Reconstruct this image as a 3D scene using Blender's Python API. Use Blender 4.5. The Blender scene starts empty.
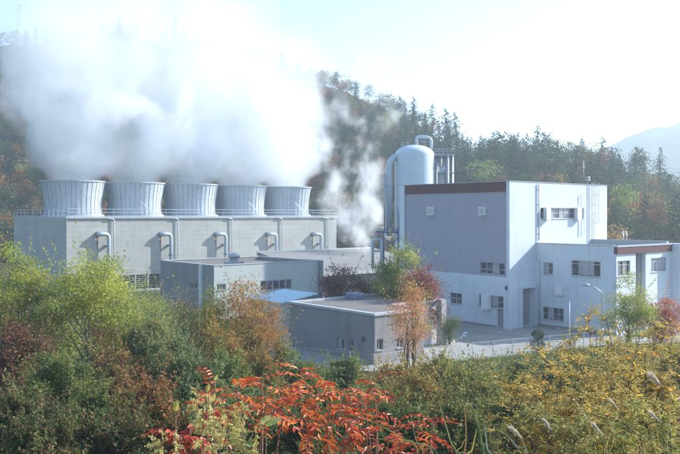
import bpy, math, random
import numpy as np
from mathutils import Vector, noise as mnoise

# ------------------------------------------------------------------ camera model (680 x 454 photo)
F, U0, VH, CAMZ = 771.0, 340.0, 214.5, 12.0
TH = math.radians(40.4)                      # plant grid: local x = "b" (recedes right), local y = "a" (recedes left)
B = np.array([math.cos(TH), math.sin(TH)]); A = np.array([-math.sin(TH), math.cos(TH)])
R = math.radians
sc = bpy.context.scene
COL = sc.collection

def at(u, v, Y): return np.array([(u-U0)*Y/F, Y, CAMZ-(v-VH)*Y/F])
def ground(u, v): Y = CAMZ*F/(v-VH); return np.array([(u-U0)*Y/F, Y])

# ------------------------------------------------------------------ objects
def tag(o, label=None, cat=None, group=None, kind=None):
    if label: o['label'] = label
    if cat: o['category'] = cat
    if group: o['group'] = group
    if kind: o['kind'] = kind
    return o
def empty(name, loc=(0,0,0), rz=0.0):
    o = bpy.data.objects.new(name, None); COL.objects.link(o)
    o.location = loc; o.rotation_euler = (0,0,rz); o.empty_display_size = .3
    return o
def np_mesh(name, V, polys_loop, polys_n, matidx=None, mats=(), smooth=False):
    me = bpy.data.meshes.new(name)
    V = np.asarray(V, np.float32); me.vertices.add(len(V)); me.vertices.foreach_set('co', V.ravel())
    pl = np.asarray(polys_loop, np.int32); pn = np.asarray(polys_n, np.int32)
    me.loops.add(len(pl)); me.loops.foreach_set('vertex_index', pl)
    me.polygons.add(len(pn)); st = np.concatenate([[0], np.cumsum(pn)[:-1]]).astype(np.int32)
    me.polygons.foreach_set('loop_start', st)
    if matidx is not None: me.polygons.foreach_set('material_index', np.asarray(matidx, np.int32))
    me.polygons.foreach_set('use_smooth', np.full(len(pn), bool(smooth)))
    for m in mats: me.materials.append(m)
    me.update(calc_edges=True); me.validate()
    return me
def mesh_obj(name, me, parent=None, loc=None):
    o = bpy.data.objects.new(name, me); COL.objects.link(o)
    if parent: o.parent = parent
    if loc is not None: o.location = loc
    return o

class MB:
    def __init__(s): s.V=[]; s.F=[]; s.M=[]; s.mi=0; s.sm=[]; s.smooth=False
    def face(s, pts):
        n=len(s.V); s.V += [tuple(map(float,p)) for p in pts]; s.F.append(list(range(n,n+len(pts)))); s.M.append(s.mi); s.sm.append(s.smooth)
    def box(s, x0,x1,y0,y1,z0,z1):
        if x0>x1: x0,x1=x1,x0
        if y0>y1: y0,y1=y1,y0
        if z0>z1: z0,z1=z1,z0
        n=len(s.V)
        s.V += [(x0,y0,z0),(x1,y0,z0),(x1,y1,z0),(x0,y1,z0),(x0,y0,z1),(x1,y0,z1),(x1,y1,z1),(x0,y1,z1)]
        for f in ((0,3,2,1),(4,5,6,7),(0,1,5,4),(1,2,6,5),(2,3,7,6),(3,0,4,7)):
            s.F.append([n+i for i in f]); s.M.append(s.mi); s.sm.append(False)
        return s
    def tube(s, pts, radii, n=8, caps=True):
        pts=[Vector(p) for p in pts]
        if not hasattr(radii,'__len__'): radii=[radii]*len(pts)
        base=len(s.V); prev=None
        for i,p in enumerate(pts):
            d=(pts[min(i+1,len(pts)-1)]-pts[max(i-1,0)])
            if d.length<1e-9: d=Vector((0,0,1))
            d.normalize()
            if prev is None:
                a=Vector((1,0,0)) if abs(d.x)<.8 else Vector((0,1,0)); prev=d.cross(a).normalized()
            prev=(prev-d*prev.dot(d)); 
            if prev.length<1e-6: prev=d.orthogonal()
            prev.normalize(); q=d.cross(prev)
            for k in range(n):
                an=2*math.pi*k/n; s.V.append(tuple(p+(prev*math.cos(an)+q*math.sin(an))*radii[i]))
        for i in range(len(pts)-1):
            for k in range(n):
                a=base+i*n+k; b=base+i*n+(k+1)%n
                s.F.append([a,b,b+n,a+n]); s.M.append(s.mi); s.sm.append(n>5)
        if caps:
            s.F.append([base+k for k in reversed(range(n))]); s.M.append(s.mi); s.sm.append(False)
            e=base+(len(pts)-1)*n; s.F.append([e+k for k in range(n)]); s.M.append(s.mi); s.sm.append(False)
        return s
    def lathe(s, prof, n=48, cx=0, cy=0, smooth=True, closed_top=False):
        base=len(s.V)
        for r,z in prof:
            for k in range(n):
                an=2*math.pi*k/n; s.V.append((cx+r*math.cos(an),cy+r*math.sin(an),z))
        for i in range(len(prof)-1):
            for k in range(n):
                a=base+i*n+k; b=base+i*n+(k+1)%n
                s.F.append([a,b,b+n,a+n]); s.M.append(s.mi); s.sm.append(smooth)
        return s
    def build(s, name, mats, parent=None, loc=None):
        if not isinstance(mats,(list,tuple)): mats=[mats]
        fl=[i for f in s.F for i in f]
        me=np_mesh(name, s.V, fl, [len(f) for f in s.F], s.M, mats)
        if any(s.sm) and len(me.polygons)==len(s.sm): me.polygons.foreach_set('use_smooth', np.array(s.sm,bool))
        return mesh_obj(name, me, parent, loc)

def arc(c, r, a0, a1, n, e1, e2):
    c=np.array(c,float); e1=np.array(e1,float); e2=np.array(e2,float)
    return [c+r*(math.cos(a)*e1+math.sin(a)*e2) for a in np.linspace(a0,a1,n)]

# ------------------------------------------------------------------ materials
class X:                                        # tiny expression wrapper for shader math
    def __init__(s, nt, v): s.nt=nt; s.v=v
    def op(s, o, b=None, c=None, clamp=False):
        n=s.nt.nodes.new('ShaderNodeMath'); n.operation=o; n.use_clamp=clamp
        for i,q in enumerate((s,b,c)):
            if q is None: continue
            q=q.v if isinstance(q,X) else q
            if isinstance(q,(int,float)): n.inputs[i].default_value=q
            else: s.nt.links.new(q,n.inputs[i])
        return X(s.nt,n.outputs[0])
    def __add__(s,b): return s.op('ADD',b)
    def __sub__(s,b): return s.op('SUBTRACT',b)
    def __mul__(s,b): return s.op('MULTIPLY',b)
    def __truediv__(s,b): return s.op('DIVIDE',b)
    def min(s,b): return s.op('MINIMUM',b)
    def max(s,b): return s.op('MAXIMUM',b)
    def abs(s): return s.op('ABSOLUTE')
    def neg(s): return s.op('MULTIPLY',-1.0)
    def pow(s,b): return s.op('POWER',b)
    def frac(s): return s.op('FRACT')
    def lt(s,b): return s.op('LESS_THAN',b)
    def gt(s,b): return s.op('GREATER_THAN',b)
    def ramp(s,a,b,c=0.0,d=1.0):
        n=s.nt.nodes.new('ShaderNodeMapRange'); n.interpolation_type='SMOOTHSTEP'
        s.nt.links.new(s.v,n.inputs[0]); n.inputs[1].default_value=a; n.inputs[2].default_value=b
        n.inputs[3].default_value=c; n.inputs[4].default_value=d
        return X(s.nt,n.outputs[0])
def new_mat(name):
    m=bpy.data.materials.new(name); m.use_nodes=True; nt=m.node_tree
    for n in list(nt.nodes): nt.nodes.remove(n)
    out=nt.nodes.new('ShaderNodeOutputMaterial'); return m,nt,out
def coords(nt, scale=(1,1,1), loc=(0,0,0), kind='Object'):
    tc=nt.nodes.new('ShaderNodeTexCoord'); mp=nt.nodes.new('ShaderNodeMapping')
    mp.inputs['Scale'].default_value=scale; mp.inputs['Location'].default_value=loc
    nt.links.new(tc.outputs[kind],mp.inputs[0]); return mp.outputs[0]
def noise(nt, vec, scale, detail=4, rough=.55):
    n=nt.nodes.new('ShaderNodeTexNoise'); n.inputs['Scale'].default_value=scale
    n.inputs['Detail'].default_value=detail; n.inputs['Roughness'].default_value=rough
    nt.links.new(vec,n.inputs['Vector']); return X(nt,n.outputs['Fac'])
def mixc(nt, f, a, b, mode='MIX'):
    n=nt.nodes.new('ShaderNodeMix'); n.data_type='RGBA'; n.blend_type=mode
    for i,q in ((0,f),(6,a),(7,b)):
        q=q.v if isinstance(q,X) else q
        if isinstance(q,(int,float)): n.inputs[i].default_value=q
        elif isinstance(q,tuple): n.inputs[i].default_value=(*q[:3],1)
        else: nt.links.new(q,n.inputs[i])
    return n.outputs[2]
def bsdf(nt, out, col, rough=.7, metal=0.0, bump=None, bstr=.2, bdist=.02, spec=.4):
    p=nt.nodes.new('ShaderNodeBsdfPrincipled')
    if isinstance(col,tuple): p.inputs['Base Color'].default_value=(*col[:3],1)
    else: nt.links.new(col,p.inputs['Base Color'])
    if isinstance(rough,X): nt.links.new(rough.v,p.inputs['Roughness'])
    else: p.inputs['Roughness'].default_value=rough
    p.inputs['Metallic'].default_value=metal; p.inputs['Specular IOR Level'].default_value=spec
    if bump is not None:
        b=nt.nodes.new('ShaderNodeBump'); b.inputs['Strength'].default_value=bstr; b.inputs['Distance'].default_value=bdist
        nt.links.new(bump.v,b.inputs['Height']); nt.links.new(b.outputs[0],p.inputs['Normal'])
    if out is not None: nt.links.new(p.outputs[0],out.inputs[0])
    return p

def m_paint(name, c, dirt=(.18,.17,.16), amt=.35, rough=.75, streak=1.0, metal=0.0, hl=None, vl=None, corr=None, spec=.3, lf=.55):
    """weathered painted wall; hl / vl: joint spacing (m) of horizontal / vertical lines, corr: corrugation pitch"""
    m,nt,out=new_mat(name)
    v=coords(nt); vs=coords(nt,(2.2,2.2,.13))
    n1=noise(nt,v,.35,5,.6).ramp(.35,.75); n2=noise(nt,vs,1.6,4,.6).ramp(.5,.8); n3=noise(nt,v,5,4,.6)
    f=(n1*.55+n2*.6*streak)*amt
    base=mixc(nt,f,c,dirt)
    base=mixc(nt,n3.ramp(.2,.8)*.12,base,tuple(min(1,x*1.25) for x in c))
    bump=n3*.3
    sx=nt.nodes.new('ShaderNodeSeparateXYZ'); nt.links.new(v,sx.inputs[0])
    x,y,z=[X(nt,sx.outputs[i]) for i in range(3)]
    if corr:
        w=((x+y)*(2*math.pi/corr)).op('SINE'); bump=bump+w*1.5
    if hl:
        l=(z/hl).frac(); line=l.lt(.07); step=(z/hl).op('FLOOR')
        wn=nt.nodes.new('ShaderNodeTexWhiteNoise'); wn.noise_dimensions='1D'; nt.links.new(step.v,wn.inputs['W'])
        base=mixc(nt,line*lf,base,tuple(q*.45 for q in c)); base=mixc(nt,X(nt,wn.outputs[0])*.14,base,tuple(q*.6 for q in c))
        bump=bump-line*1.2
    if vl:
        l=((x+y+.3)/vl).frac(); line=l.lt(.05/vl*1.0); base=mixc(nt,line*lf,base,tuple(q*.45 for q in c)); bump=bump-line*1.0
        if hl:
            cell=((x+y+.3)/vl).op('FLOOR')*7.31+(z/hl).op('FLOOR')*3.17
            wn=nt.nodes.new('ShaderNodeTexWhiteNoise'); wn.noise_dimensions='1D'; nt.links.new(cell.v,wn.inputs['W'])
            base=mixc(nt,X(nt,wn.outputs[0])*.10,base,tuple(q*.55 for q in c))
    bsdf(nt,out,base,rough,metal,bump,.35,.03,spec)
    return m
def m_plain(name,c,rough=.5,metal=0.0,var=.15,spec=.4):
    m,nt,out=new_mat(name); v=coords(nt); n=noise(nt,v,3,4)
    bsdf(nt,out,mixc(nt,n.ramp(.3,.75)*var*2,c,tuple(q*.55 for q in c)),rough,metal,n,.15,.02,spec); return m
def m_leaf(name, cols, trans=.35, rough=.55, scale=.9, clump=.5, gain=None):
    hot=any(k in name for k in ('sumac','goldenrod','blade','plume'))
    gain=gain or (1.05 if hot else 1.3); trans=trans if hot else trans+.13
    cols=[tuple(min(.85,q*gain*(w if not hot else 1)) for q,w in zip(c,(1.04,1.0,.85))) for c in cols]
    m,nt,out=new_mat(name)
    g=nt.nodes.new('ShaderNodeNewGeometry'); rnd=X(nt,g.outputs['Random Per Island'])
    v=coords(nt); n=noise(nt,v,scale,2).ramp(.3,.7)
    oi=nt.nodes.new('ShaderNodeObjectInfo'); orn=X(nt,oi.outputs['Random'])
    f=(rnd*(1-clump)+n*clump*.8+orn*.2*clump)
    cr=nt.nodes.new('ShaderNodeValToRGB'); nt.links.new(f.v,cr.inputs[0])
    el=cr.color_ramp.elements
    while len(el)<len(cols): el.new(.5)
    for i,c in enumerate(cols):
        el[i].position=.08+.84*i/max(1,len(cols)-1); el[i].color=(*c,1)
    p=bsdf(nt,None,cr.outputs[0],rough if "blade" not in name else .7,0,spec=.25 if "blade" not in name else .1)
    t=nt.nodes.new('ShaderNodeBsdfTranslucent'); nt.links.new(cr.outputs[0],t.inputs[0])
    mx=nt.nodes.new('ShaderNodeMixShader'); mx.inputs[0].default_value=trans
    nt.links.new(p.outputs[0],mx.inputs[1]); nt.links.new(t.outputs[0],mx.inputs[2]); nt.links.new(mx.outputs[0],out.inputs[0])
    return m
def m_bark(name,c,pale=None):
    m,nt,out=new_mat(name); v=coords(nt,(6,6,1.2)); n=noise(nt,v,2.5,5)
    bsdf(nt,out,mixc(nt,n.ramp(.35,.65),c,pale or tuple(q*1.9 for q in c)),.9,0,n,.6,.02,.1); return m

M={}
M['white_wall']=m_paint('white_wall',(.62,.66,.71),(.28,.29,.31),.42,streak=1.5)
M['white_wall_low']=m_paint('white_render',(.61,.65,.69),(.27,.28,.29),.42,streak=1.5)
M['grey_clad']=m_paint('grey_cladding',(.345,.335,.395),(.26,.25,.29),.35,corr=.25,hl=None,vl=1.0,lf=.12)
M['band']=m_paint('brown_red_band',(.11,.045,.045),(.06,.03,.03),.4)
M['coping']=m_paint('coping',(.42,.44,.46),(.2,.2,.2),.5)
M['cool_panel']=m_paint('tower_panel',(.41,.415,.385),(.22,.18,.15),.55,hl=.78,vl=2.16,corr=None,lf=.38)
M['stack']=m_paint('fan_stack_panel',(.40,.44,.48),(.24,.24,.25),.6,corr=None,streak=2.2)
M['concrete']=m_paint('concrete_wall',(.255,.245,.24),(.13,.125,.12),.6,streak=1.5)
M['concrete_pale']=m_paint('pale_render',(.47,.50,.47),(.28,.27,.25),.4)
M['roof_grey']=m_paint('roof_membrane',(.16,.145,.13),(.07,.065,.06),.7,streak=0)
M['roof_light']=m_paint('sheet_roof',(.20,.195,.19),(.17,.16,.15),.6,streak=0,vl=.5)
M['blue_roof']=m_paint('blue_sheet_roof',(.42,.58,.66),(.34,.42,.46),.35,streak=0,vl=.45)
M['frame']=m_plain('window_frame',(.50,.52,.54),.4,.3)
M['frame_dark']=m_plain('dark_frame',(.10,.10,.12),.5)
M['steel']=m_plain('painted_steel',(.46,.52,.58),.45,.2)
M['steel_dark']=m_plain('blue_steel',(.14,.17,.27),.5,.2)
M['tank']=m_paint('tank_paint',(.50,.58,.64),(.33,.33,.33),.3,rough=.45,spec=.5)
M['rust']=m_plain('rust',(.22,.09,.045),.9)
M['galv']=m_plain('galvanised',(.42,.44,.46),.45,.6)
M['wire']=m_plain('dull_wire',(.46,.47,.48),.7,.2)
M['shutter']=m_paint('door_paint',(.30,.28,.33),(.18,.16,.17),.4,hl=.35)
M['white_box']=m_plain('white_enamel',(.74,.76,.76),.4)
M['louver']=m_plain('louvre',(.42,.42,.40),.7)
M['dark']=m_plain('dark_void',(.03,.03,.035),.9)
M['bark']=m_bark('bark',(.10,.075,.055)); M['bark_pale']=m_bark('pale_bark',(.22,.19,.16),(.42,.38,.33))
M['twig']=m_bark('twig',(.16,.10,.07)); M['stem_red']=m_plain('red_stem',(.30,.14,.09),.7)
def m_glass():
    m,nt,out=new_mat('window_glass'); v=coords(nt); n=noise(nt,v,1.1,2).ramp(.35,.7)
    p=bsdf(nt,out,mixc(nt,n,(.035,.035,.055),(.14,.13,.16)),.12,0,spec=.7); return m
M['glass']=m_glass()
def m_curtain():
    m,nt,out=new_mat('pale_blind'); v=coords(nt,(1,1,.1)); n=noise(nt,v,6,2)
    bsdf(nt,out,mixc(nt,n.ramp(.4,.6),(.30,.29,.33),(.42,.41,.44)),.3,0,spec=.6); return m
M['blind']=m_curtain()
def m_ground():
    m,nt,out=new_mat('earth_and_grass'); v=coords(nt); n=noise(nt,v,.25,6,.6).ramp(.35,.65); n2=noise(nt,v,3,5)
    c=mixc(nt,n,(.045,.05,.022),(.085,.065,.04)); c=mixc(nt,n2.ramp(.3,.7)*.5,c,(.03,.028,.016))
    bsdf(nt,out,c,.95,0,n2,.8,.1,.1); return m
def m_asphalt():
    m,nt,out=new_mat('yard_asphalt'); v=coords(nt); n=noise(nt,v,.18,5,.65).ramp(.35,.7); n2=noise(nt,v,8,4)
    c=mixc(nt,n,(.36,.35,.32),(.25,.245,.23)); c=mixc(nt,n2.ramp(.3,.7)*.2,c,(.16,.155,.15))
    crk=nt.nodes.new('ShaderNodeTexVoronoi'); crk.feature='DISTANCE_TO_EDGE'; crk.inputs['Scale'].default_value=.22
    nt.links.new(v,crk.inputs['Vector']); l=X(nt,crk.outputs['Distance']).lt(.008)
    c=mixc(nt,l*.6,c,(.07,.07,.07))
    bsdf(nt,out,c,.9,0,n2,.3,.01,.2); return m
M['ground']=m_ground(); M['asphalt']=m_asphalt()

# leaf palettes
L={}
L['birch']=m_leaf('birch_leaves',[(.11,.17,.05),(.22,.27,.065),(.31,.33,.085),(.42,.40,.10)],.4,scale=.7)
L['birch_edge']=m_leaf('yellowing_leaves',[(.11,.16,.05),(.24,.26,.07),(.40,.36,.08)],.4,scale=.7)
L['rust']=m_leaf('rust_leaves',[(.12,.11,.05),(.22,.17,.06),(.32,.15,.06),(.40,.16,.07)],.35,scale=.6)
L['orange']=m_leaf('orange_leaves',[(.20,.15,.07),(.36,.21,.10),(.44,.20,.10),(.46,.17,.10)],.4,scale=1.1)
L['maroon']=m_leaf('maroon_leaves',[(.055,.028,.04),(.10,.035,.045),(.15,.055,.05)],.3,scale=.8)
L['maroon_orange']=m_leaf('wine_red_leaves',[(.09,.035,.045),(.17,.06,.055),(.30,.12,.07)],.3,scale=.5)
L['green']=m_leaf('green_leaves',[(.07,.105,.03),(.15,.19,.045),(.27,.27,.065)],.3,scale=.8)
L['dgreen']=m_leaf('dark_green_leaves',[(.045,.068,.025),(.09,.12,.04),(.17,.19,.065)],.25,scale=.9)
L['sage']=m_leaf('grey_green_leaves',[(.075,.11,.055),(.15,.19,.10),(.25,.28,.15)],.3,scale=1.)
L['olive']=m_leaf('olive_leaves',[(.08,.09,.03),(.18,.17,.05),(.30,.25,.07),(.28,.17,.06)],.35,scale=.6)
L['brown']=m_leaf('brown_leaves',[(.07,.05,.035),(.17,.10,.055),(.27,.17,.08)],.3,scale=.8)
L['rustbush']=m_leaf('rusty_bush_leaves',[(.09,.085,.035),(.24,.12,.045),(.34,.13,.05)],.3,scale=1.1)
L['lime']=m_leaf('lime_leaves',[(.12,.17,.05),(.22,.25,.06),(.36,.33,.07)],.4,scale=1.)
L['red']=m_leaf('red_leaves',[(.17,.055,.035),(.29,.085,.045),(.36,.15,.06)],.4,scale=1.)
L['topiary']=m_leaf('clipped_leaves',[(.04,.06,.035),(.08,.09,.05)],.2,scale=1.5)
L['gold']=m_leaf('golden_leaves',[(.28,.24,.07),(.46,.32,.08),(.50,.28,.06),(.46,.18,.05)],.4,scale=2.)
L['gold_green']=m_leaf('yellow_olive_leaves',[(.15,.16,.06),(.28,.26,.09),(.40,.34,.13),(.44,.31,.10)],.4,scale=1.6)
L['sumac']=m_leaf('sumac_leaves',[(.34,.04,.02),(.56,.10,.025),(.66,.19,.04),(.70,.30,.09)],.35,.4,scale=2.5)
L['sumac_dark']=m_leaf('sumac_dark_leaves',[(.30,.035,.03),(.44,.06,.03),(.56,.12,.05)],.3,.4,scale=2.5)
L['goldenrod']=m_leaf('goldenrod_florets',[(.42,.38,.10),(.58,.50,.17),(.68,.60,.28)],.3,scale=3)
L['blade']=m_leaf('grass_blade',[(.12,.16,.06),(.22,.26,.09),(.38,.37,.15),(.44,.36,.19)],.3,.5,scale=9,clump=.95)
L['blade_yellow']=m_leaf('yellow_blade',[(.30,.30,.08),(.46,.38,.09),(.50,.34,.12)],.35,.5,scale=11,clump=.9)
L['blade_red']=m_leaf('red_blade',[(.26,.09,.04),(.44,.19,.07),(.40,.28,.12)],.35,.5,scale=10,clump=.95)
L['blade_blue']=m_leaf('sheen_blade',[(.14,.20,.12),(.26,.32,.22),(.40,.42,.32)],.3,.5,scale=10,clump=.95)  # pale highlight on the blades, put into the leaf colour
L['plume']=m_leaf('plume_silk',[(.62,.52,.42),(.78,.70,.60)],.45,.6)
# distant forest
L['f_con']=m_leaf('conifer_needles',[(.014,.030,.019),(.028,.050,.026),(.045,.075,.033)],.15,.8,scale=.3)
L['f_green']=m_leaf('wood_green',[(.028,.05,.022),(.05,.08,.03),(.09,.115,.04)],.25,.8,scale=.25)
L['f_brown']=m_leaf('wood_brown',[(.08,.06,.035),(.14,.095,.045),(.20,.14,.055)],.25,.8,scale=.25)
L['f_red']=m_leaf('wood_red',[(.12,.055,.03),(.21,.08,.035),(.26,.12,.045)],.2,.8,scale=.25)
L['f_orange']=m_leaf('wood_orange',[(.15,.11,.045),(.24,.16,.055),(.28,.20,.07)],.3,.8,scale=.25)
L['f_lime']=m_leaf('wood_lime',[(.13,.18,.05),(.20,.25,.08)],.3,.8,scale=.25)

# ------------------------------------------------------------------ terrain
RU=[-400,-60,10,45,90,150,250,310,345,370,400,430,450,480,520,560,600,640,675,760,900,1300]
RV=[60,34,30,27,20,22,44,66,74,84,94,112,130,140,138,137,143,148,170,178,178,185]
RY=[400,390,385,380,375,370,355,340,325,315,300,285,270,250,240,235,232,230,228,230,250,260]
Y0U=[-400,250,340,420,470,1300]; Y0V=[185,180,168,150,128,120]
def ridge_z(u): 
    v=np.interp(u,RU,RV); y=np.interp(u,RU,RY); return CAMZ+(VH-v)*y/F-7.0
def smax(a,b,k):
    h=np.maximum(k-np.abs(a-b),0)/k; return np.maximum(a,b)+h*h*k*.25
def height(x,y):
    x=np.asarray(x,float); y=np.asarray(y,float)
    near=smax(10.3-.262*y-.012*x, 0*y, 3.0)
    near=np.minimum(near,10.9)
    yy=np.maximum(y,60.0); u=U0+F*x/yy
    y0=np.interp(u,Y0U,Y0V); yr=np.interp(u,RU,RY); zr=ridge_z(u)
    t=(y-y0)/(yr-y0); tc=np.clip(t,0,1)
    s=(tc**1.15)*(1-.25*tc*(1-tc))
    z=zr*s*np.where(t>1,np.maximum(.15,1-(t-1)*.7),1)
    z=z+np.clip(t,0,1)*(2.2*np.sin(x*.045+y*.03)+1.6*np.sin(x*.09-y*.071))*np.clip((1.05-t)*5,0,1)
    return np.where(y>60,np.maximum(z,0),near)
def grid_mesh(name,xs,ys,zf,mats,smooth=True):
    Xg,Yg=np.meshgrid(xs,ys); Z=zf(Xg,Yg); V=np.stack([Xg.ravel(),Yg.ravel(),Z.ravel()],1)
    nx=len(xs); ny=len(ys); i=np.arange(ny-1)[:,None]*nx+np.arange(nx-1)[None]
    q=np.stack([i,i+1,i+nx+1,i+nx],-1).reshape(-1)
    return np_mesh(name,V,q,[4]*((nx-1)*(ny-1)),None,mats,smooth)
xs=np.concatenate([np.linspace(-1500,-330,14),np.linspace(-320,-85,40)[:-1],np.linspace(-85,85,100),np.linspace(90,320,45),np.linspace(340,1500,14)])
ys=np.concatenate([np.linspace(-150,-5,8),np.linspace(-3,60,60),np.linspace(63,420,120),np.linspace(440,1700,20)])
tag(mesh_obj('ground',grid_mesh('ground',xs,ys,height,[M['ground']])),kind='structure')
# far mountain, real distance about 1.1 km
def far_z(x,y):
    u=U0+F*x/y; v=np.interp(u,[440,560,600,625,645,665,690,750,850,1000,1200],[200,170,152,136,130,126,117,104,112,150,200])
    zt=CAMZ+(VH-v)*1150/F
    t=np.clip(1-np.abs(y-1150)/420,0,1)
    n=np.array([[mnoise.noise(Vector((a*.02,b*.02,0)))*9+mnoise.noise(Vector((a*.07,b*.07,3)))*5 for a,b in zip(r,q)] for r,q in zip(x,y)])
    return zt*t**.8+n*np.clip(t*3,0,1)-2
def m_far():
    m,nt,out=new_mat('distant_forest'); v=coords(nt); n=noise(nt,v,.06,6,.7)
    bsdf(nt,out,mixc(nt,n.ramp(.35,.65),(.03,.05,.03),(.08,.09,.045)),.95,0,n,1,3,.0); return m
tag(mesh_obj('mountain',grid_mesh('mountain',np.linspace(180,1250,190),np.linspace(740,1560,110),far_z,[m_far()])),kind='structure')

# yard: one asphalt sheet, 4 mm above the ground
fence_pts=[ground(262,361),ground(374,373),ground(452,362),ground(532,353.5),ground(600,347),ground(690,343)]
O_T=ground(509.5,329.4)
def to_world(o,s,t,z=0): p=o+B*s+A*t; return (float(p[0]),float(p[1]),z)
mb=MB(); inner=[p+np.array([0,.5]) for p in fence_pts]
far=[to_world(O_T,45,-22),to_world(O_T,45,60),to_world(O_T,-2,62),(*ground(262,297),0),(*ground(246,330),0)]
mb.face([(float(p[0]),float(p[1]),.004) for p in inner[0:1]+inner[1:]]+[(f[0],f[1],.004) for f in far])
tag(mb.build('yard_asphalt',M['asphalt']),kind='structure')
mb=MB()
for p,q in zip(fence_pts[:-1],fence_pts[1:]):
    d=(q-p)/np.linalg.norm(q-p); n=np.array([-d[1],d[0]]); a=p-n*.22-d*.0; b=q-n*.22; c=q+n*.22; e=p+n*.22
    lo=[(*a,-.1),(*b,-.1),(*c,-.1),(*e,-.1)]; hi=[(*a,.16),(*b,.16),(*c,.16),(*e,.16)]
    mb.face(hi); mb.face([lo[0],lo[1],hi[1],hi[0]]); mb.face([lo[2],lo[3],hi[3],hi[2]])
tag(mb.build('kerb',m_paint('kerb_concrete',(.42,.40,.35),(.2,.18,.15),.6,streak=0)),kind='structure')

# ------------------------------------------------------------------ building helpers (local frame: x=b, y=a)
class Bld:
    def __init__(s,name,o,label,cat):
        s.o=np.array(o[:2],float); s.root=tag(empty(name,(s.o[0],s.o[1],0),TH),label,cat)
    def sx(s,u,y0=0):                       # local x where pixel column u meets the plane y=y0
        k=(u-U0)/F; p=s.o+A*y0; return (k*p[1]-p[0])/(B[0]-k*B[1])
    def sy(s,u,x0=0):
        k=(u-U0)/F; p=s.o+B*x0; return (k*p[1]-p[0])/(A[0]-k*A[1])
    def Y(s,x,y): return (s.o+B*x+A*y)[1]
    def z(s,v,x,y): return CAMZ-(v-VH)*s.Y(x,y)/F
def fB(y0): return lambda s,d,z:(s,y0+d,z)          # face whose outward normal is -y
def fA(x0): return lambda s,d,z:(x0+d,s,z)          # face whose outward normal is -x
def bm(mb,f,s0,s1,d0,d1,z0,z1):
    a=f(s0,d0,z0); b=f(s1,d1,z1); mb.box(a[0],b[0],a[1],b[1],a[2],b[2])
def wall(mb,f,s0,s1,z0,z1,holes=(),depth=.22):
    if s0>s1: s0,s1=s1,s0
    hs=[(min(a,b),max(a,b),min(c,d),max(c,d)) for a,b,c,d in holes]
    S=sorted({s0,s1,*[h[0] for h in hs],*[h[1] for h in hs]}); Z=sorted({z0,z1,*[h[2] for h in hs],*[h[3] for h in hs]})
    for a,b in zip(S[:-1],S[1:]):
        for c,d in zip(Z[:-1],Z[1:]):
            mx,mz=(a+b)/2,(c+d)/2
            if any(h[0]<mx<h[1] and h[2]<mz<h[3] for h in hs): continue
            mb.face([f(a,0,c),f(b,0,c),f(b,0,d),f(a,0,d)])
    for a,b,c,d in hs:
        D=depth
        mb.face([f(a,0,c),f(a,D,c),f(a,D,d),f(a,0,d)]); mb.face([f(b,0,c),f(b,0,d),f(b,D,d),f(b,D,c)])
        mb.face([f(a,0,c),f(b,0,c),f(b,D,c),f(a,D,c)]); mb.face([f(a,0,d),f(a,D,d),f(b,D,d),f(b,0,d)])
def window(root,f,h,nx=2,transom=None,depth=.16,fw=.055,label=None,fm='frame',gm='glass',sill=True,blind=None):
    s0,s1,z0,z1=min(h[0],h[1]),max(h[0],h[1]),min(h[2],h[3]),max(h[2],h[3]); d0,d1=depth-.05,depth+.03; e=.002
    mb=MB()
    bm(mb,f,s0+e,s0+fw,d0,d1,z0+e,z1-e); bm(mb,f,s1-fw,s1-e,d0,d1,z0+e,z1-e)
    bm(mb,f,s0+fw,s1-fw,d0,d1,z0+e,z0+fw); bm(mb,f,s0+fw,s1-fw,d0,d1,z1-fw,z1-e)
    for i in range(1,nx):
        c=s0+(s1-s0)*i/nx; bm(mb,f,c-fw*.5,c+fw*.5,d0+.005,d1-.005,z0+fw,z1-fw)
    if transom:
        c=z0+(z1-z0)*transom; bm(mb,f,s0+fw,s1-fw,d0+.008,d1-.008,c-fw*.45,c+fw*.45)
    w=mb.build('window',M[fm],root)
    if label: w['label']=label
    p=MB(); bm(p,f,s0+e,s1-e,d1-.02,d1+.004,z0+e,z1-e); p.build('pane',M[gm],w)
    if blind:
        for i in blind:
            q=MB(); a=s0+(s1-s0)*i/nx+fw*.6; b=s0+(s1-s0)*(i+1)/nx-fw*.6; bm(q,f,a,b,d1-.03,d1-.022,z0+(z1-z0)*.1,z1-fw); q.build('blind',M['blind'],w)
    if sill:
        q=MB(); bm(q,f,s0-.06,s1+.06,-.07,-.003,z0-.08,z0-.01); q.build('sill',M['frame'],w)
    return w
def roof_slab(x0,x1,y0,y1,z,mb,t=.15): mb.box(x0+.24,x1-.24,y0+.24,y1-.24,z-t,z)
def parapet(mb,x0,x1,y0,y1,z,h=.09,w=.3,o=.05):
    mb.box(x0-o,x1+o,y0-o,y0+w,z,z+h); mb.box(x0-o,x1+o,y1-w,y1+o,z,z+h)
    mb.box(x0-o,x0+w,y0+w,y1-w,z,z+h); mb.box(x1-w,x1+o,y0+w,y1-w,z,z+h)
def inner_par(mb,x0,x1,y0,y1,z0,z1,w=.26):
    for a in ((x0+w,x1-w,y0+w,y0+w),(x0+w,x1-w,y1-w,y1-w)): mb.face([(a[0],a[2],z0),(a[1],a[2],z0),(a[1],a[2],z1),(a[0],a[2],z1)])
    for a in ((y0+w,y1-w,x0+w),(y0+w,y1-w,x1-w)): mb.face([(a[2],a[0],z0),(a[2],a[1],z0),(a[2],a[1],z1),(a[2],a[0],z1)])

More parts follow.
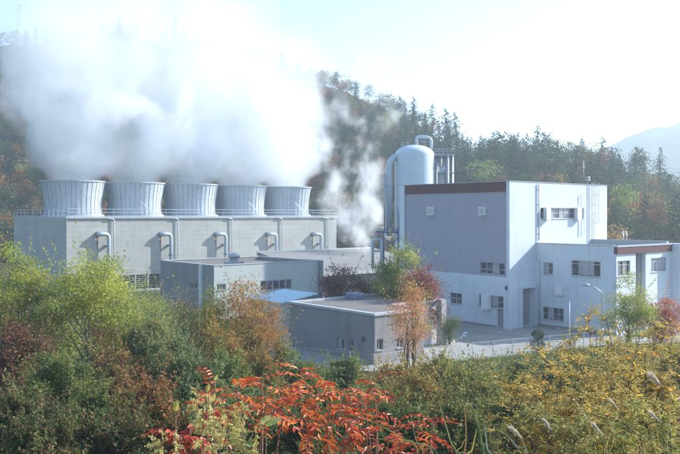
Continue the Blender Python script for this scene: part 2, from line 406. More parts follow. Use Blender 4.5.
# ------------------------------------------------------------------ main block
T=Bld('main_building',O_T,'tall white factory block with grey clad side, brown roof band and lower white wing','factory building')
TL=T.sy(399.5); TW=T.sx(607); HT=T.z(181.2,0,0)
s1=T.sx(536); L2=T.sy(616.4,s1); HL=T.z(243.4,s1,0); s3=T.sx(671,L2)
pil=T.sy(404.5); cb=T.z(276.8,0,0)
rectA=lambda u0,u1,v0,v1,x0=0:(T.sy(u0,x0),T.sy(u1,x0),T.z(v1,x0,T.sy((u0+u1)/2,x0)),T.z(v0,x0,T.sy((u0+u1)/2,x0)))
rectB=lambda u0,u1,v0,v1,y0=0:(T.sx(u0,y0),T.sx(u1,y0),T.z(v1,T.sx((u0+u1)/2,y0),y0),T.z(v0,T.sx((u0+u1)/2,y0),y0))
w_up=rectA(479.4,503.6,262.6,274.4); w_g1=rectA(450.2,461.8,293,304); w_g2=rectA(479,503.4,295.4,307.2); dr=rectA(497,503.4,308.2,328.5)
dr=(dr[0],dr[1],.02,dr[3]); rec=.14
mw=MB()   # white walls
wall(mw,fA(0),0,TL,0,cb,[w_g1,w_g2,dr],.25)
wall(mw,fA(0),0,.42,cb,HT); wall(mw,fA(0),pil,TL,cb,HT)
ws=rectB(540.5,584,208,218.4); sh=rectB(520,534,288,327); sh=(sh[0],sh[1],.02,sh[3])
wall(mw,fB(0),0,TW,0,HT,[ws,(sh[0],sh[1],.02,sh[3])],.8)
mw.face([(TW,0,0),(TW,TL,0),(TW,TL,HT),(TW,0,HT)]); mw.face([(0,TL,0),(TW,TL,0),(TW,TL,HT),(0,TL,HT)])
inner_par(mw,0,TW,0,TL,HT-.6,HT)
mw.build('wall',M['white_wall'],T.root)
HB=HT-.16; bandz=T.z(191.3,0,0)
mc=MB(); gf=fA(rec)
wall(mc,gf,.42,pil,cb,bandz,[w_up],.2)
mc.face([(0,.42,cb),(rec,.42,cb),(rec,.42,HB),(0,.42,HB)]); mc.face([(0,pil,cb),(rec,pil,cb),(rec,pil,HB),(0,pil,HB)])
mc.build('grey_cladding',M['grey_clad'],T.root)
mm=MB(); mm.box(.02,.5,.424,pil-.004,bandz,HT-.003); mm.build('roof_band',M['band'],T.root)
mm=MB(); mm.box(0,rec,.42,pil,cb-.06,cb-.003); mm.build('ledge',M['coping'],T.root)
mm=MB(); parapet(mm,0,TW,0,TL,HT,.07); mm.build('coping',M['coping'],T.root)
mm=MB(); roof_slab(0,TW,0,TL,HT-.45,mm); mm.build('roof',M['roof_grey'],T.root)
window(T.root,gf,w_up,4,.42,blind=[1]); window(T.root,fA(0),w_g1,2,.5,label='small square ground floor window beside the leafy tree'); window(T.root,fA(0),w_g2,4,.5,blind=[1,2])
# door
def door(root,f,h,name='door',mat='shutter',depth=.22,label=None):
    mb=MB(); bm(mb,f,h[0]+.002,h[1]-.002,depth-.04,depth+.02,h[2],h[3]-.002); d=mb.build(name,M[mat],root)
    s0,s1=sorted((h[0],h[1])); q=MB(); bm(q,f,s0+.12,s0+.2,depth-.1,depth-.042,h[2]+.95,h[2]+1.1); q.build('handle',M['galv'],d)
    if label: d['label']=label
    return d
door(T.root,fA(0),dr,label='plain grey door in the white ground floor wall')
# small boxes on the grey side
for (a,b,c,d) in ((427.8,433.8,207,215.3),(479.2,485.4,207,215.3)):
    h=rectA(a,b,c,d); mb=MB(); bm(mb,fA(rec),h[0],h[1],-.32,-.002,h[2],h[3]); v=mb.build('vent_hood',M['white_box'],T.root)
    mb=MB(); bm(mb,fA(rec),h[0]-.1,h[1]+.1,-.345,-.322,h[2]+.12,h[3]-.12); mb.build('louvre',M['galv'],v)
h=rectA(484.5,491,295,309); mb=MB(); bm(mb,fA(0),h[0],h[1],-.6,-.002,h[2],h[3]); mb.build('equipment_cabinet',M['white_box'],T.root)
h=rectA(506.6,508,286,290); mb=MB(); bm(mb,fA(0),.25,.45,-.2,-.002,h[2],h[3]); mb.build('wall_lamp',M['frame_dark'],T.root)
# shutter door with portal
mb=MB(); f=fB(0); bm(mb,f,sh[0]+.002,sh[1]-.002,.62,.7,.02,sh[3]-.002); g=mb.build('roller_shutter',M['shutter'],T.root)
mb=MB(); bm(mb,f,sh[0]+.01,sh[1]-.01,.56,.615,1.5,1.62); bm(mb,f,(sh[0]+sh[1])/2-.05,(sh[0]+sh[1])/2+.05,.55,.612,.05,sh[3]-.1); mb.build('shutter_rail',M['galv'],g)
mb=MB(); bm(mb,f,sh[0]-.28,sh[0]-.003,-.35,-.003,0,sh[3]+.25); bm(mb,f,sh[1]+.003,sh[1]+.1,-.35,-.003,0,sh[3]+.25); bm(mb,f,sh[0]-.003,sh[1]+.003,-.35,-.003,sh[3]+.003,sh[3]+.25)
mb.build('door_surround',M['white_wall'],T.root)
# strip window and its two white boxes
window(T.root,f,ws,9,.5,depth=.2,fw=.07,gm='glass',sill=True,blind=[1,2,4,5,7])
for (a,b) in ((543.3,547.6),(574.2,578.6)):
    h=rectB(a,b,207.4,220); mb=MB(); bm(mb,f,h[0],h[1],-.45,-.002,h[2],h[3]); v=mb.build('window_hood',M['white_box'],T.root)
# joint pipe
sj=T.sx(538); mb=MB(); mb.tube([(sj,-.12,HL+.3),(sj,-.12,HT-.1)],.07); 
for z in np.arange(HL+1,HT,1.6): mb.box(sj-.1,sj+.1,-.1,-.002,z,z+.05)
mb.build('downpipe',M['steel'],T.root)
# ladder with cage
sl=T.sx(591.3); ld=MB(); zl0,zl1=HL-.1,HT+.35
for dx in (-.22,.22): ld.box(sl+dx-.02,sl+dx+.02,-.25,-.21,zl0,zl1)
for z in np.arange(zl0+.2,zl1,.3): ld.box(sl-.19,sl+.19,-.245,-.215,z,z+.03)
for z in np.arange(zl0+2.2,zl1,1.1):
    ring=arc((sl,-.58,z),.36,0,2*math.pi,17,(1,0,0),(0,1,0)); ld.tube(ring,.014,4,False)
for a in (-.9,0,.9): ld.box(sl+.36*math.sin(a)-.02,sl+.36*math.sin(a)+.02,-.58-.36*math.cos(a)-.015,-.58-.36*math.cos(a)+.015,zl0+2.2,zl1-.1)
ld.build('ladder',M['galv'],T.root)
# roof mast and siren
mb=MB(); mb.tube([(T.sx(588.2),.6,HT-.2),(T.sx(588.2),.6,T.z(160,T.sx(588),0))],[.05,.025],6); mb.tube([(T.sx(588.2)-.5,.6,HT+2.1),(T.sx(588.2)+.5,.6,HT+2.1)],.015,5)
mb.build('antenna_mast',M['galv'],T.root)
mb=MB(); xx=T.sx(591.5); mb.tube([(xx,.5,HT),(xx,.5,HT+.45)],.06,6); mb.lathe([(.02,HT+.45),(.3,HT+.47),(.3,HT+.62),(.16,HT+.75),(.28,HT+.8),(.28,HT+.9),(.02,HT+1.0)],12,xx,.5); mb.build('siren',M['galv'],T.root)

# low wing (part of the same building)
W=T.root
a1=rectA(543.2,552.8,262.6,274.4,s1); a2=rectA(571.2,600.4,260.8,276.6,s1); a3=rectA(542.6,563.6,307.6,320.6,s1)
b1=rectB(617.6,630.2,260.8,276,L2); b2=rectB(651,666.2,257.8,271.4,L2); bn=rectB(635.8,645.6,252.7,300,L2); bn=(bn[0],bn[1],.02,bn[3])
bz=rectB(616.5,617.5,247.3,254.3,L2)
mw=MB(); fW=fA(s1); fV=fB(L2)
wall(mw,fW,L2,-.003,0,HL,[a1,a2,a3],.25)
wall(mw,fV,s1,s3,0,bz[2]-.003,[b1,b2,(bn[0],bn[1],.02,bn[3])],.6)
mw.face([(s3,L2,0),(s3,TL,0),(s3,TL,HL),(s3,L2,HL)]); mw.face([(TW,TL,0),(s3,TL,0),(s3,TL,HL),(TW,TL,HL)])
mw.box(s3-.004,s3+1.1,L2-1.0,L2+.5,0,HL)     # projecting end pier
inner_par(mw,s1+.3,s3,L2,TL,HL-.5,HL)
mw.build('wing_wall',M['white_wall_low'],W)
mm=MB(); mm.box(s1-.02,s3-.006,L2-.14,L2+.26,bz[2],bz[3]); mm.build('wing_band',M['band'],W)
mm=MB(); mm.box(s1-.05,s3+.05,L2-.18,L2+.3,bz[3]+.002,bz[3]+.14); mm.box(s1-.06,s1+.26,L2+.3,-.004,HL,HL+.09)
mm.box(s3-.3,s3+.06,L2+.3,TL,HL-.35,HL+.25); mm.box(TW+.004,s3-.3,TL-.3,TL+.05,HL-.35,HL+.25); mm.build('wing_coping',M['coping'],W)
mm=MB(); mm.box(s1+.27,s3-.31,L2+.31,-.004,HL-.6,HL-.40); mm.box(TW+.004,s3-.31,-.004,TL-.31,HL-.6,HL-.40); mm.build('wing_roof',M['roof_light'],W)
window(W,fW,a1,2,.55,blind=[1]); window(W,fW,a2,4,.78,fw=.08,label='widest window of the low white wing, four lights under a transom',blind=[1,2]); window(W,fW,a3,4,.5,blind=[2])
window(W,fV,b1,4,.72,fw=.07,blind=[0,2]); window(W,fV,b2,5,.72,fw=.07,blind=[0,1,2,3,4])
mm=MB(); bm(mm,fV,bn[0]+.002,bn[1]-.002,.45,.55,.02,bn[3]-.002); e=mm.build('entrance_panel',M['shutter'],W)
mm=MB(); c=(bn[0]+bn[1])/2; bm(mm,fV,c-.04,c+.04,.38,.447,.1,bn[3]-.1); mm.build('mullion',M['frame_dark'],e)
h=rectA(557,563.6,286,294,s1); mb=MB(); bm(mb,fW,h[0],h[1],-.4,-.002,h[2],h[3]); bm(mb,fW,h[0]+.05,h[1]-.05,-.36,-.04,h[2]-.12,h[2]-.002); mb.build('wall_box',M['white_box'],W)
mb=MB(); yv=L2*.04; mb.tube([(s1-.06,-.55,0.3),(s1-.06,-.55,HL-1.9),(s1-.06,-.15,HL-1.9)],.03,6); mb.build('conduit',M['galv'],W)
for u in (623.2,626.6):   # two roof gooseneck vents
    x=T.sx(u,2); z=HL-.4; mb=MB(); mb.tube([(x,2,z),(x,2,z+1.1)]+arc((x-.18,2,z+1.1),.18,0,math.pi,7,(1,0,0),(0,0,1)),.085,8); mb.build('roof_vent',M['galv'],W)
# plinth stains
mm=MB(); mm.box(s1-.05,s1-.003,L2+.02,-.02,0,.24); mm.build('wing_plinth',M['concrete'],W)
mm=MB(); mm.box(-.05,-.003,max(dr[0],dr[1])+.05,TL,0,.22); mm.build('plinth',M['concrete'],W)

# ------------------------------------------------------------------ cooling tower block
k=(67-U0)/F; YC=113.5; C=Bld('cooling_tower',(k*YC,YC),'long beige panelled cooling tower with five flared steaming stacks and a roof railing','cooling tower')
CL=C.sx(336.3); CT=24.0; HC=C.z(217.9,0,0)
wall_mb=MB(); zl=2.55
wall(wall_mb,fB(0),0,CL,zl,HC); wall(wall_mb,fA(0),0,CT,zl*.0+.0,HC)
wall_mb.face([(CL,0,0),(CL,CT,0),(CL,CT,HC),(CL,0,HC)]); wall_mb.face([(0,CT,0),(CL,CT,0),(CL,CT,HC),(0,CT,HC)])
wall_mb.face([(0,0,zl),(CL,0,zl),(CL,1.2,zl),(0,1.2,zl)])
wall_mb.box(-.12,.0-.002,-.12,.1,0,HC)
wall_mb.build('panel_wall',M['cool_panel'],C.root)
mb=MB(); mb.box(0,CL,0,CT,HC+.002,HC+.16); mb.box(-.25,CL+.25,-.25,-.002,HC-.1,HC+.14); mb.build('deck',M['coping'],C.root)
mb=MB(); mb.box(.01,CL-.01,1.15,1.3,0,zl); mb.build('basin_wall',M['dark'],C.root)
mb=MB()
for i in range(7): z=.35+i*.32; mb.box(.05,CL-.05,.05,.34,z,z+.05)
for s in np.arange(0,CL,2.16): mb.box(s-.08 if s else 0,s+.1,.0,.4,0,zl)
mb.box(0,CL,-.5,-.003,0,.3); mb.build('louvre',M['louver'],C.root)
# railing
def railing(path,h=1.1,step=1.5,r=.028):
    mb=MB()
    for p,q in zip(path[:-1],path[1:]):
        p=np.array(p,float); q=np.array(q,float); n=max(1,int(round(np.linalg.norm(q-p)/step)))
        for i in range(n+1):
            c=p+(q-p)*i/n; mb.tube([c,c+[0,0,h]],r,4,False)
        for zz in (h,h*.55,.12): mb.tube([p+[0,0,zz],q+[0,0,zz]],r,4,False)
    return mb
railing([(0,CT,HC+.16),(0,.0,HC+.16),(CL,0,HC+.16),(CL,CT,HC+.16)],1.15,1.8,.035).build('railing',M['steel'],C.root)
# fan stacks
for i in range(5):
    cx,cy=5.6+10.8*i,12.0; st=MB(); z0=HC+.16; H=5.75
    prof=[(4.60,z0),(4.50,z0+.9),(4.48,z0+1.8),(4.56,z0+3.0),(4.75,z0+4.3),(4.98,z0+H-.25),(5.03,z0+H)]
    st.lathe(prof,72,cx,cy,True); st.lathe([(5.02,z0+H),(4.90,z0+H),(4.86,z0+H-.25),(4.30,z0+1.8),(4.4,z0+.1)],72,cx,cy,True)
    s=st.build('fan_stack',M['stack'],C.root)
    rb=MB()
    for kk in range(36):
        an=2*math.pi*kk/36+.1; dx,dy=math.cos(an),math.sin(an)
        rb.tube([(cx+(r+.03)*dx,cy+(r+.03)*dy,z) for r,z in prof],.03,4)
    rb.build('stack_seams',m_paint('seam',(.28,.31,.35),(.12,.12,.14),.6) if i==0 else bpy.data.materials['seam'],s)
    rr=MB(); rr.lathe([(5.04,z0+H-.14),(5.16,z0+H-.14),(5.16,z0+H+.05),(4.88,z0+H+.05),(4.88,z0+H-.02)],72,cx,cy,False); rr.build('rim',M['stack'],s)
    bs=MB(); bs.lathe([(4.95,HC+.165),(4.95,HC+.5),(4.66,HC+.5)],72,cx,cy,False); bs.lathe([(4.50,z0+4.5-1.15),(4.66,z0+3.36),(4.66,z0+3.46),(4.5,z0+3.5)],72,cx,cy,False); bs.build('base_ring',M['stack'],s)
    if i in (1,3,4):
        br=MB(); br.tube([(cx+1.0,cy-5.6,z0+.1),(cx-1.3,cy-4.75,z0+2.6)],.06,5); br.build('brace',M['galv'],s)
# gooseneck pipes on the wall
for n,u in enumerate((97.5,160.5,216,267,312.5)):
    s=C.sx(u); zt=C.z(234.2,s,0); r=.29; y=-.75; e=1.45
    pts=[(s,-.003,zt),(s,-.35,zt)]+arc((s+.4,-.35,zt),.4,math.pi,math.pi*1.5,5,(1,0,0),(0,1,0))[1:]
    pts+=[(s+.9,y,zt)]+arc((s+.9,y,zt-.55),.55,math.pi/2,0,7,(1,0,0),(0,0,1))[1:]+[(s+e,y,0.1)]
    mb=MB(); mb.tube(pts,r,14); pp=mb.build('riser_pipe',M['steel'],C.root)
    mb=MB(); mb.tube([(s,-.05,zt),(s,-.14,zt)],r+.13,14); 
    for z in (zt-3.4,): mb.tube([(s+e,y,z),(s+e,y,z+.16)],r+.1,14)
    mb.build('flange',M['steel_dark'],pp)
    mb=MB(); mb.tube([(s+.1,-.16,zt),(s+.2,-.38,zt)],r+.04,14)
    zz=zt-r-.1; w_=[.16,.13,.15,.08,.06,.02]; h_=[0,.5,.9,1.3,2.1,3.0]
    for j in range(5): mb.face([(s-w_[j],-.006,zz-h_[j]),(s-w_[j+1],-.006,zz-h_[j+1]),(s+w_[j+1]*.8,-.006,zz-h_[j+1]),(s+w_[j]*.8,-.006,zz-h_[j])])
    mb.build('rust_streak',M['rust'],pp)
    mb=MB(); sb=s+e
    for z in (zt-1.8,zt-6): mb.box(sb-.36,sb+.36,y+.2,-.003,z,z+.12)
    mb.build('pipe_bracket',M['steel_dark'],pp)
for u in (113.5,177.5,231.5,281.5,327.5):
    s=C.sx(u); z=HC-.2; mb=MB(); mb.tube([(s-1.1,-.22,z),(s-.15,-.22,z),(s,-.22,z-.15),(s,-.22,.3)],.09,6); mb.build('drain_pipe',M['steel'],C.root)
mb=MB(); s=C.sx(178); mb.box(s-.1,s+.75,-.55,-.003,3.8,4.7); mb.build('junction_box',M['galv'],C.root)

# ------------------------------------------------------------------ middle building
k=(214-U0)/F; YM=88.; N=Bld('control_building',(k*YM,YM),'long flat roofed pale building with a roof vent cap before the cooling tower','building')
NL=N.sx(318); NT=N.sy(160.5); HN=N.z(266,0,0); lw=N.sy(202)
q=lambda u0,u1,v0,v1,y0=0:(N.sx(u0,y0),N.sx(u1,y0),N.z(v1,N.sx((u0+u1)/2,y0),y0),N.z(v0,N.sx((u0+u1)/2,y0),y0))
qa=lambda u0,u1,v0,v1:(N.sy(u0),N.sy(u1),N.z(v1,0,N.sy((u0+u1)/2)),N.z(v0,0,N.sy((u0+u1)/2)))
wst=q(260.5,292,279.8,290); wl=q(217,226,284,290); wa1=qa(190.6,193,282.6,289); wa2=qa(194.8,197.6,282.6,289)
mb=MB(); wall(mb,fB(0),0,NL,0,HN,[wst,wl],.25); mb.face([(NL,0,0),(NL,NT,0),(NL,NT,HN),(NL,0,HN)]); mb.build('front_wall',M['concrete_pale'],N.root)  # sunlit faces: the light is put into a paler wall colour
mb=MB(); wall(mb,fA(0),0,NT,0,HN,[wa1,wa2],.25); mb.face([(0,NT,0),(NL,NT,0),(NL,NT,HN),(0,NT,HN)]); inner_par(mb,0,NL,0,NT,HN-.6,HN); mb.build('side_wall',M['concrete'],N.root)  # shaded faces of the same box: shade put into a darker wall colour
mb=MB(); parapet(mb,0,NL,0,NT,HN,.10); mb.build('coping',M['coping'],N.root)
mb=MB(); roof_slab(0,NL,0,NT,HN-.45,mb); mb.build('roof',M['roof_grey'],N.root)
mb=MB(); mb.box(-.3,-.003,lw-.2,lw+.25,0,HN-.004); mb.build('pilaster',M['white_wall'],N.root)
mb=MB(); mb.box(NL+.003,NL+.5,-.45,.5,0,HN+.05); mb.build('end_pier',M['concrete'],N.root)
window(N.root,fB(0),wst,5,None,fw=.12,gm='glass'); window(N.root,fB(0),wl,3,None,fw=.1); window(N.root,fA(0),wa1,1,None); window(N.root,fA(0),wa2,1,None)
xv=N.sx(234,4.5); mb=MB(); z=HN-.45; mb.box(xv-.9,xv+.9,3.6,5.4,z,z+.55); mb.lathe([(.55,z+.55),(.55,z+1.0),(.75,z+1.05),(.75,z+1.35),(.3,z+1.6),(.01,z+1.62)],20,xv,4.5); mb.build('roof_ventilator',M['galv'],N.root)

# ------------------------------------------------------------------ small blue roofed hut
k=(281.6-U0)/F; YH=78.; Hh=Bld('blue_roofed_hut',(k*YH,YH),'small pale hut with a light blue sloping sheet roof behind the dark flat roofed building','hut')
hx=5.0; hy=6.5; za,zb=3.05,3.68
mb=MB(); mb.box(.25,hx-.2,.25,hy-.25,0,za-.14); mb.face([(.25,.25,za-.14),(hx-.2,.25,za-.14),(hx-.2,.25,zb-.16)]); mb.face([(hx-.2,.25,za-.14),(hx-.2,hy-.25,za-.14),(hx-.2,hy-.25,zb-.16),(hx-.2,.25,zb-.16)]); mb.build('wall',M['concrete_pale'],Hh.root)
mb=MB(); P=[(0,0,za),(hx,0,zb),(hx,hy,zb),(0,hy,za)]; mb.face(P); mb.face([(p[0],p[1],p[2]-.12) for p in reversed(P)])
for i in range(4): a=P[i]; b=P[(i+1)%4]; mb.face([(a[0],a[1],a[2]-.12),(b[0],b[1],b[2]-.12),b,a])
mb.build('roof',M['blue_roof'],Hh.root)

# ------------------------------------------------------------------ rear shed with sloping grey roof
k=(258-U0)/F; YR=112.; Sd=Bld('rear_shed',(k*YR,YR),'long low shed with a pale sloping roof between cooling tower and white tank','shed')
sl_=Sd.sx(371.5)+.6; zr_=Sd.z(252.4,0,0); ze=4.2; wd=14.
mb=MB(); mb.face([(0,-wd,ze),(sl_,-wd,ze),(sl_,0,zr_),(0,0,zr_)]); mb.face([(0,-wd,ze-.3),(0,0,zr_-.3),(sl_,0,zr_-.3),(sl_,-wd,ze-.3)])
mb.face([(0,-wd,ze-.3),(sl_,-wd,ze-.3),(sl_,-wd,ze),(0,-wd,ze)]); mb.face([(sl_,-wd,ze-.3),(sl_,0,zr_-.3),(sl_,0,zr_),(sl_,-wd,ze)]); mb.face([(0,-wd,ze-.3),(0,-wd,ze),(0,0,zr_),(0,0,zr_-.3)]); mb.build('roof',M['roof_light'],Sd.root)
mb=MB(); mb.box(0,sl_,.005,.35,0,zr_+.15); mb.box(-.2,sl_+.1,-wd-.2,-wd-.003,ze-.35,ze+.08); mb.build('fascia',M['concrete_pale'],Sd.root)
mb=MB(); mb.box(.3,sl_-.3,-wd+1.0,-.3,0,ze-.35); mb.build('wall',M['concrete'],Sd.root)

# ------------------------------------------------------------------ dark flat roofed building
k=(374.8-U0)/F; YD=61.5; D=Bld('flat_roofed_building',(k*YD,YD),'low dark grey concrete building with a brown flat roof behind the wire fence','building')
DT=D.sy(289.5); HD=D.z(316,0,0); n1=D.sx(402)+2.6; n2=3.8; n3=D.sx(439.5,n2)-.35; HP=HD+.12
qa=lambda u0,u1,v0,v1:(D.sy(u0),D.sy(u1),D.z(v1,0,D.sy((u0+u1)/2)),D.z(v0,0,D.sy((u0+u1)/2)))
q=lambda u0,u1,v0,v1,y0=0:(D.sx(u0,y0),D.sx(u1,y0),D.z(v1,D.sx((u0+u1)/2,y0),y0),D.z(v0,D.sx((u0+u1)/2,y0),y0))
d1=qa(336.8,343.8,338.4,348.8); d2=qa(349.4,356.6,340.3,352); e1=q(377,383,339,350); e2=q(397,403.5,337.5,347.5)
mb=MB(); wall(mb,fA(0),0,DT,0,HD,[d1,d2],.25); wall(mb,fB(0),0,n1,0,HD,[e1,e2],.25)
mb.face([(n1,0,0),(n1,n2,0),(n1,n2,HD),(n1,0,HD)]); mb.face([(0,DT,0),(n3,DT,0),(n3,DT,HD),(0,DT,HD)]); mb.face([(n3,n2,0),(n3,DT,0),(n3,DT,HD),(n3,n2,HD)])
mb.build('wall',M['concrete'],D.root)
mb=MB(); wall(mb,fB(n2),n1,n3,0,HD); mb.build('white_wall',M['white_wall_low'],D.root)
mb=MB(); mb.box(-.12,n1+.02,-.12,.28,HD+.001,HD+.2); mb.box(-.12,.28,.28,DT+.12,HD+.001,HD+.2); mb.box(.28,n3+.1,DT-.28,DT+.12,HD+.001,HD+.2); mb.box(n3-.2,n3+.1,n2-.3,DT-.28,HD+.001,HD+.2); mb.box(n1-.28,n3-.2,n2-.3,n2+.1,HD+.001,HD+.2); mb.box(n1-.28,n1+.02,.28,n2-.3,HD+.001,HD+.2)
mb.build('coping',M['coping'],D.root)
mb=MB(); mb.box(.28,n1-.28,.28,DT-.28,HD-.1,HD+.03); mb.box(n1-.28,n3-.2,n2+.1,DT-.28,HD-.1,HD+.03); mb.build('roof',M['roof_grey'],D.root)
mb=MB(); mb.box(n3-.42,n3+.25,n2-.95,n2-.33,0,HD+.25); mb.build('pillar',m_paint('pale_stone_pillar',(.36,.35,.33),(.2,.18,.16),.5),D.root)
mb=MB(); mb.box(6.2,n3-4.0,DT-1.9,DT-.6,HD+.03,HD+.6); mb.build('roof_unit',M['steel_dark'],D.root)
window(D.root,fA(0),d1,2,None,blind=[1]); window(D.root,fA(0),d2,2,None,blind=[0]); window(D.root,fB(0),e1,2,None); window(D.root,fB(0),e2,2,None)
mb=MB(); y=d2[0]-.9 if d2[0]<d2[1] else d2[1]-.9; mb.box(-.2,-.003,y-.1,y+.1,1.7,2.1); mb.build('wall_lamp',M['frame_dark'],D.root)

# ------------------------------------------------------------------ process vessel and its steelwork
vx,vy=(414.4-U0)*103/F,103.
K=Bld('steam_separator_tank',(vx,vy),'tall rounded white steel tank behind the grey clad block, with pipes over its top','tank'); 
z1=K.z(147.5,0,0); r=2.62; zb=7.2
mb=MB(); prof=[(.01,zb-1.3),(r*.5,zb-1.15),(r*.85,zb-.6),(r,zb)]+[(r,z) for z in np.linspace(zb,z1-1.0,6)[1:]]
prof+=[(r*math.cos(a),z1-1.0+1.35*math.sin(a)) for a in np.linspace(.12,math.pi/2-.02,10)]
mb.lathe(prof,56); mb.build('vessel',M['tank'],K.root)
mb=MB()
for an in range(4): c,s=math.cos(an*math.pi/2+.4),math.sin(an*math.pi/2+.4); mb.tube([(r*.9*c,r*.9*s,0),(r*.9*c,r*.9*s,zb)],.22,10)
mb.build('support_legs',M['steel_dark'],K.root)
rot=-TH
def cam_axes(pt): # offset given along picture right / away, returned in the tank's local frame
    X_,Y_,Z_=pt; return (X_*math.cos(TH)+Y_*math.sin(TH),-X_*math.sin(TH)+Y_*math.cos(TH),Z_)
def px(u,v,dy=0): return cam_axes(((u-U0)*(103+dy)/F-vx,dy,CAMZ-(v-VH)*(103+dy)/F))
mb=MB(); p=[px(416.5,147),px(416.5,140),px(417,137.2),px(418.5,136.6),px(428,137.2),px(430.5,138.5),px(431.3,141),px(431.5,149)]; mb.tube(p,.2,10); mb.build('vent_pipe',M['tank'],K.root)
mb=MB(); mb.tube([px(402,142.8),px(402,149)],.05,5); mb.tube([px(408,142.4),px(408,147)],.05,5); mb.tube([px(401,142.8),px(409,142.6)],.05,5); mb.tube([px(401,145),px(409,144.8)],.04,5); mb.tube([px(420,141.5),px(430,142)],.05,5); mb.tube([px(425,137.5),px(425,146)],.04,5); mb.build('top_railing',M['galv'],K.root)
mb=MB(); p=[px(389,236,-1.0),px(389,170,-1.0),px(389.6,164,-1.),px(391.5,160,-1.),px(394.5,157.4,-.8),px(399,156.4,-.3)]; mb.tube(p,.45,14)
for v in (186.5,232): a=px(389,v,-1.); mb.tube([(a[0],a[1],a[2]),(a[0],a[1],a[2]+.15)],.6,14)
mb.build('steam_pipe',M['steel'],K.root)
mb=MB(); mb.tube([px(384.4,232,-1.4),px(384.4,173,-1.4)],.1,8); mb.tube([px(396.2,206,-2.6),px(397.5,212,-2.4),px(399,220,-2.2),px(399,236,-2)],.16,8); mb.build('small_pipe',M['galv'],K.root)
mb=MB()
def beam(a,b,w=.12): mb.tube([a,b],w,4)
for u in (383.5,398.5):
    for dy in (-2.6,.8): beam(px(u,282,dy),px(u,231.5,dy),.17)
for dy in (-2.6,.8): beam(px(376,231.8,dy),px(400,231.8,dy),.16); beam(px(383.5,250,dy),px(398.5,238,dy),.09); beam(px(383.5,238,dy),px(398.5,250,dy),.09)
for u in (376,383.5,391,399.5): beam(px(u,231.8,-2.6),px(u,231.8,.8),.12)
beam(px(378,229,-2.4),px(399,229,-2.4),.05); beam(px(378,225.5,-2.6),px(384,225.5,-2.6),.04)
mb.build('pipe_platform',M['steel_dark'],K.root)
mb=MB(); mb.tube([px(372.6,268,-3),px(372.6,242,-3),px(374.2,239.6,-3),px(382,239.6,-3)],.2,8); mb.tube([px(381.5,268,-3),px(381.5,240,-3)],.2,8); mb.tube([px(372.6,251,-3),px(381.5,251,-3)],.14,8); mb.build('pipe_loop',M['steel'],K.root)
mb=MB()   # access tower right of the vessel
for (u,dy,w) in ((436.5,0,.14),(441,3,.11),(447.3,0,.27),(452.3,0,.13),(452.8,3,.12)): mb.tube([px(u,262,dy),px(u,154.5 if u>446 else 158,dy)],w,8)
for v in (155.2,172.6,190): 
    mb.tube([px(434,v,0),px(454.5,v,0)],.16,4); mb.tube([px(434,v,3),px(454.5,v-.4,3)],.12,4); mb.tube([px(453.8,v,0),px(453.8,v,3)],.12,4)
for v in (149,151.4,154): mb.tube([px(434.5,v,-.2),px(452,v+.4,-.2)],.05,4); mb.tube([px(434.5,v,3.1),px(452,v+.4,3.1)],.045,4)
for u in (435,439,443,447,451.5): mb.tube([px(u,149,-.2),px(u,156,-.2)],.045,4)
for v in (166.5,):  mb.tube([px(434.5,v,-.1),px(447,v,-.1)],.05,4)
mb.tube([px(447,172,0),px(441,156,0)],.06,4)
mb.build('access_tower',M['galv'],K.root)
mb=MB(); mb.tube([px(441.5,184,1),px(441.5,170,1),px(443,168,1),px(447,168,1)],.3,10); mb.tube([px(438,184,1.5),px(438,163,1.5),px(434,162,1.5)],.14,8); mb.build('relief_pipe',M['tank'],K.root)
for v in (156,173,190.5):
    mb=MB(); a=px(434.3,v,.1); b=px(453.5,v,.1); c=px(453.5,v,2.9); d=px(434.3,v,2.9); zt=a[2]-.05
    P=[(p_[0],p_[1],zt) for p_ in (a,b,c,d)]; mb.face([(p_[0],p_[1],zt+.06) for p_ in P]); mb.face(list(reversed(P)))
    for i in range(4): e,f_=P[i],P[(i+1)%4]; mb.face([e,f_,(f_[0],f_[1],zt+.06),(e[0],e[1],zt+.06)])
    mb.build('grating',M['steel_dark'],K.root)

# ------------------------------------------------------------------ fence, lamp, flagpole, stones
fr=tag(empty('wire_fence',(fence_pts[1][0],fence_pts[1][1],.16)),'white wire mesh fence with thin posts along the edge of the yard','fence')
o0=np.array([fence_pts[1][0],fence_pts[1][1]])
rail=MB(); net=MB(); nposts=0
for p,q_ in zip(fence_pts[:-1],fence_pts[1:]):
    d=q_-p; Lf=np.linalg.norm(d); n=int(round(Lf/2.0)); a=p-o0; b=q_-o0
    for i in range(n):
        c=a+(b-a)*i/n; pm=MB(); pm.tube([(c[0],c[1],-.05),(c[0],c[1],1.3)],.026,6); pm.build('post',M['wire'],fr)
    for z,w in ((1.22,.015),(.08,.010),(.66,.008)): rail.tube([(a[0],a[1],z),(b[0],b[1],z)],w,4,False)
    m_=int(Lf/.14)
    for i in range(m_):
        c=a+(b-a)*i/m_; net.box(c[0]-.004,c[0]+.004,c[1]-.004,c[1]+.004,.08,1.25)
    for z in np.arange(.2,1.2,.15): net.tube([(a[0],a[1],z),(b[0],b[1],z)],.0035,3,False)
rail.build('rail',M['wire'],fr); net.build('wire_mesh',M['galv'],fr)
gx=ground(602,338); lp=tag(empty('street_lamp',(gx[0],gx[1],0)),'thin grey street lamp with a curved arm in front of the low white wing','street lamp')
zt=CAMZ-(291.5-VH)*gx[1]/F; sc_=gx[1]/F
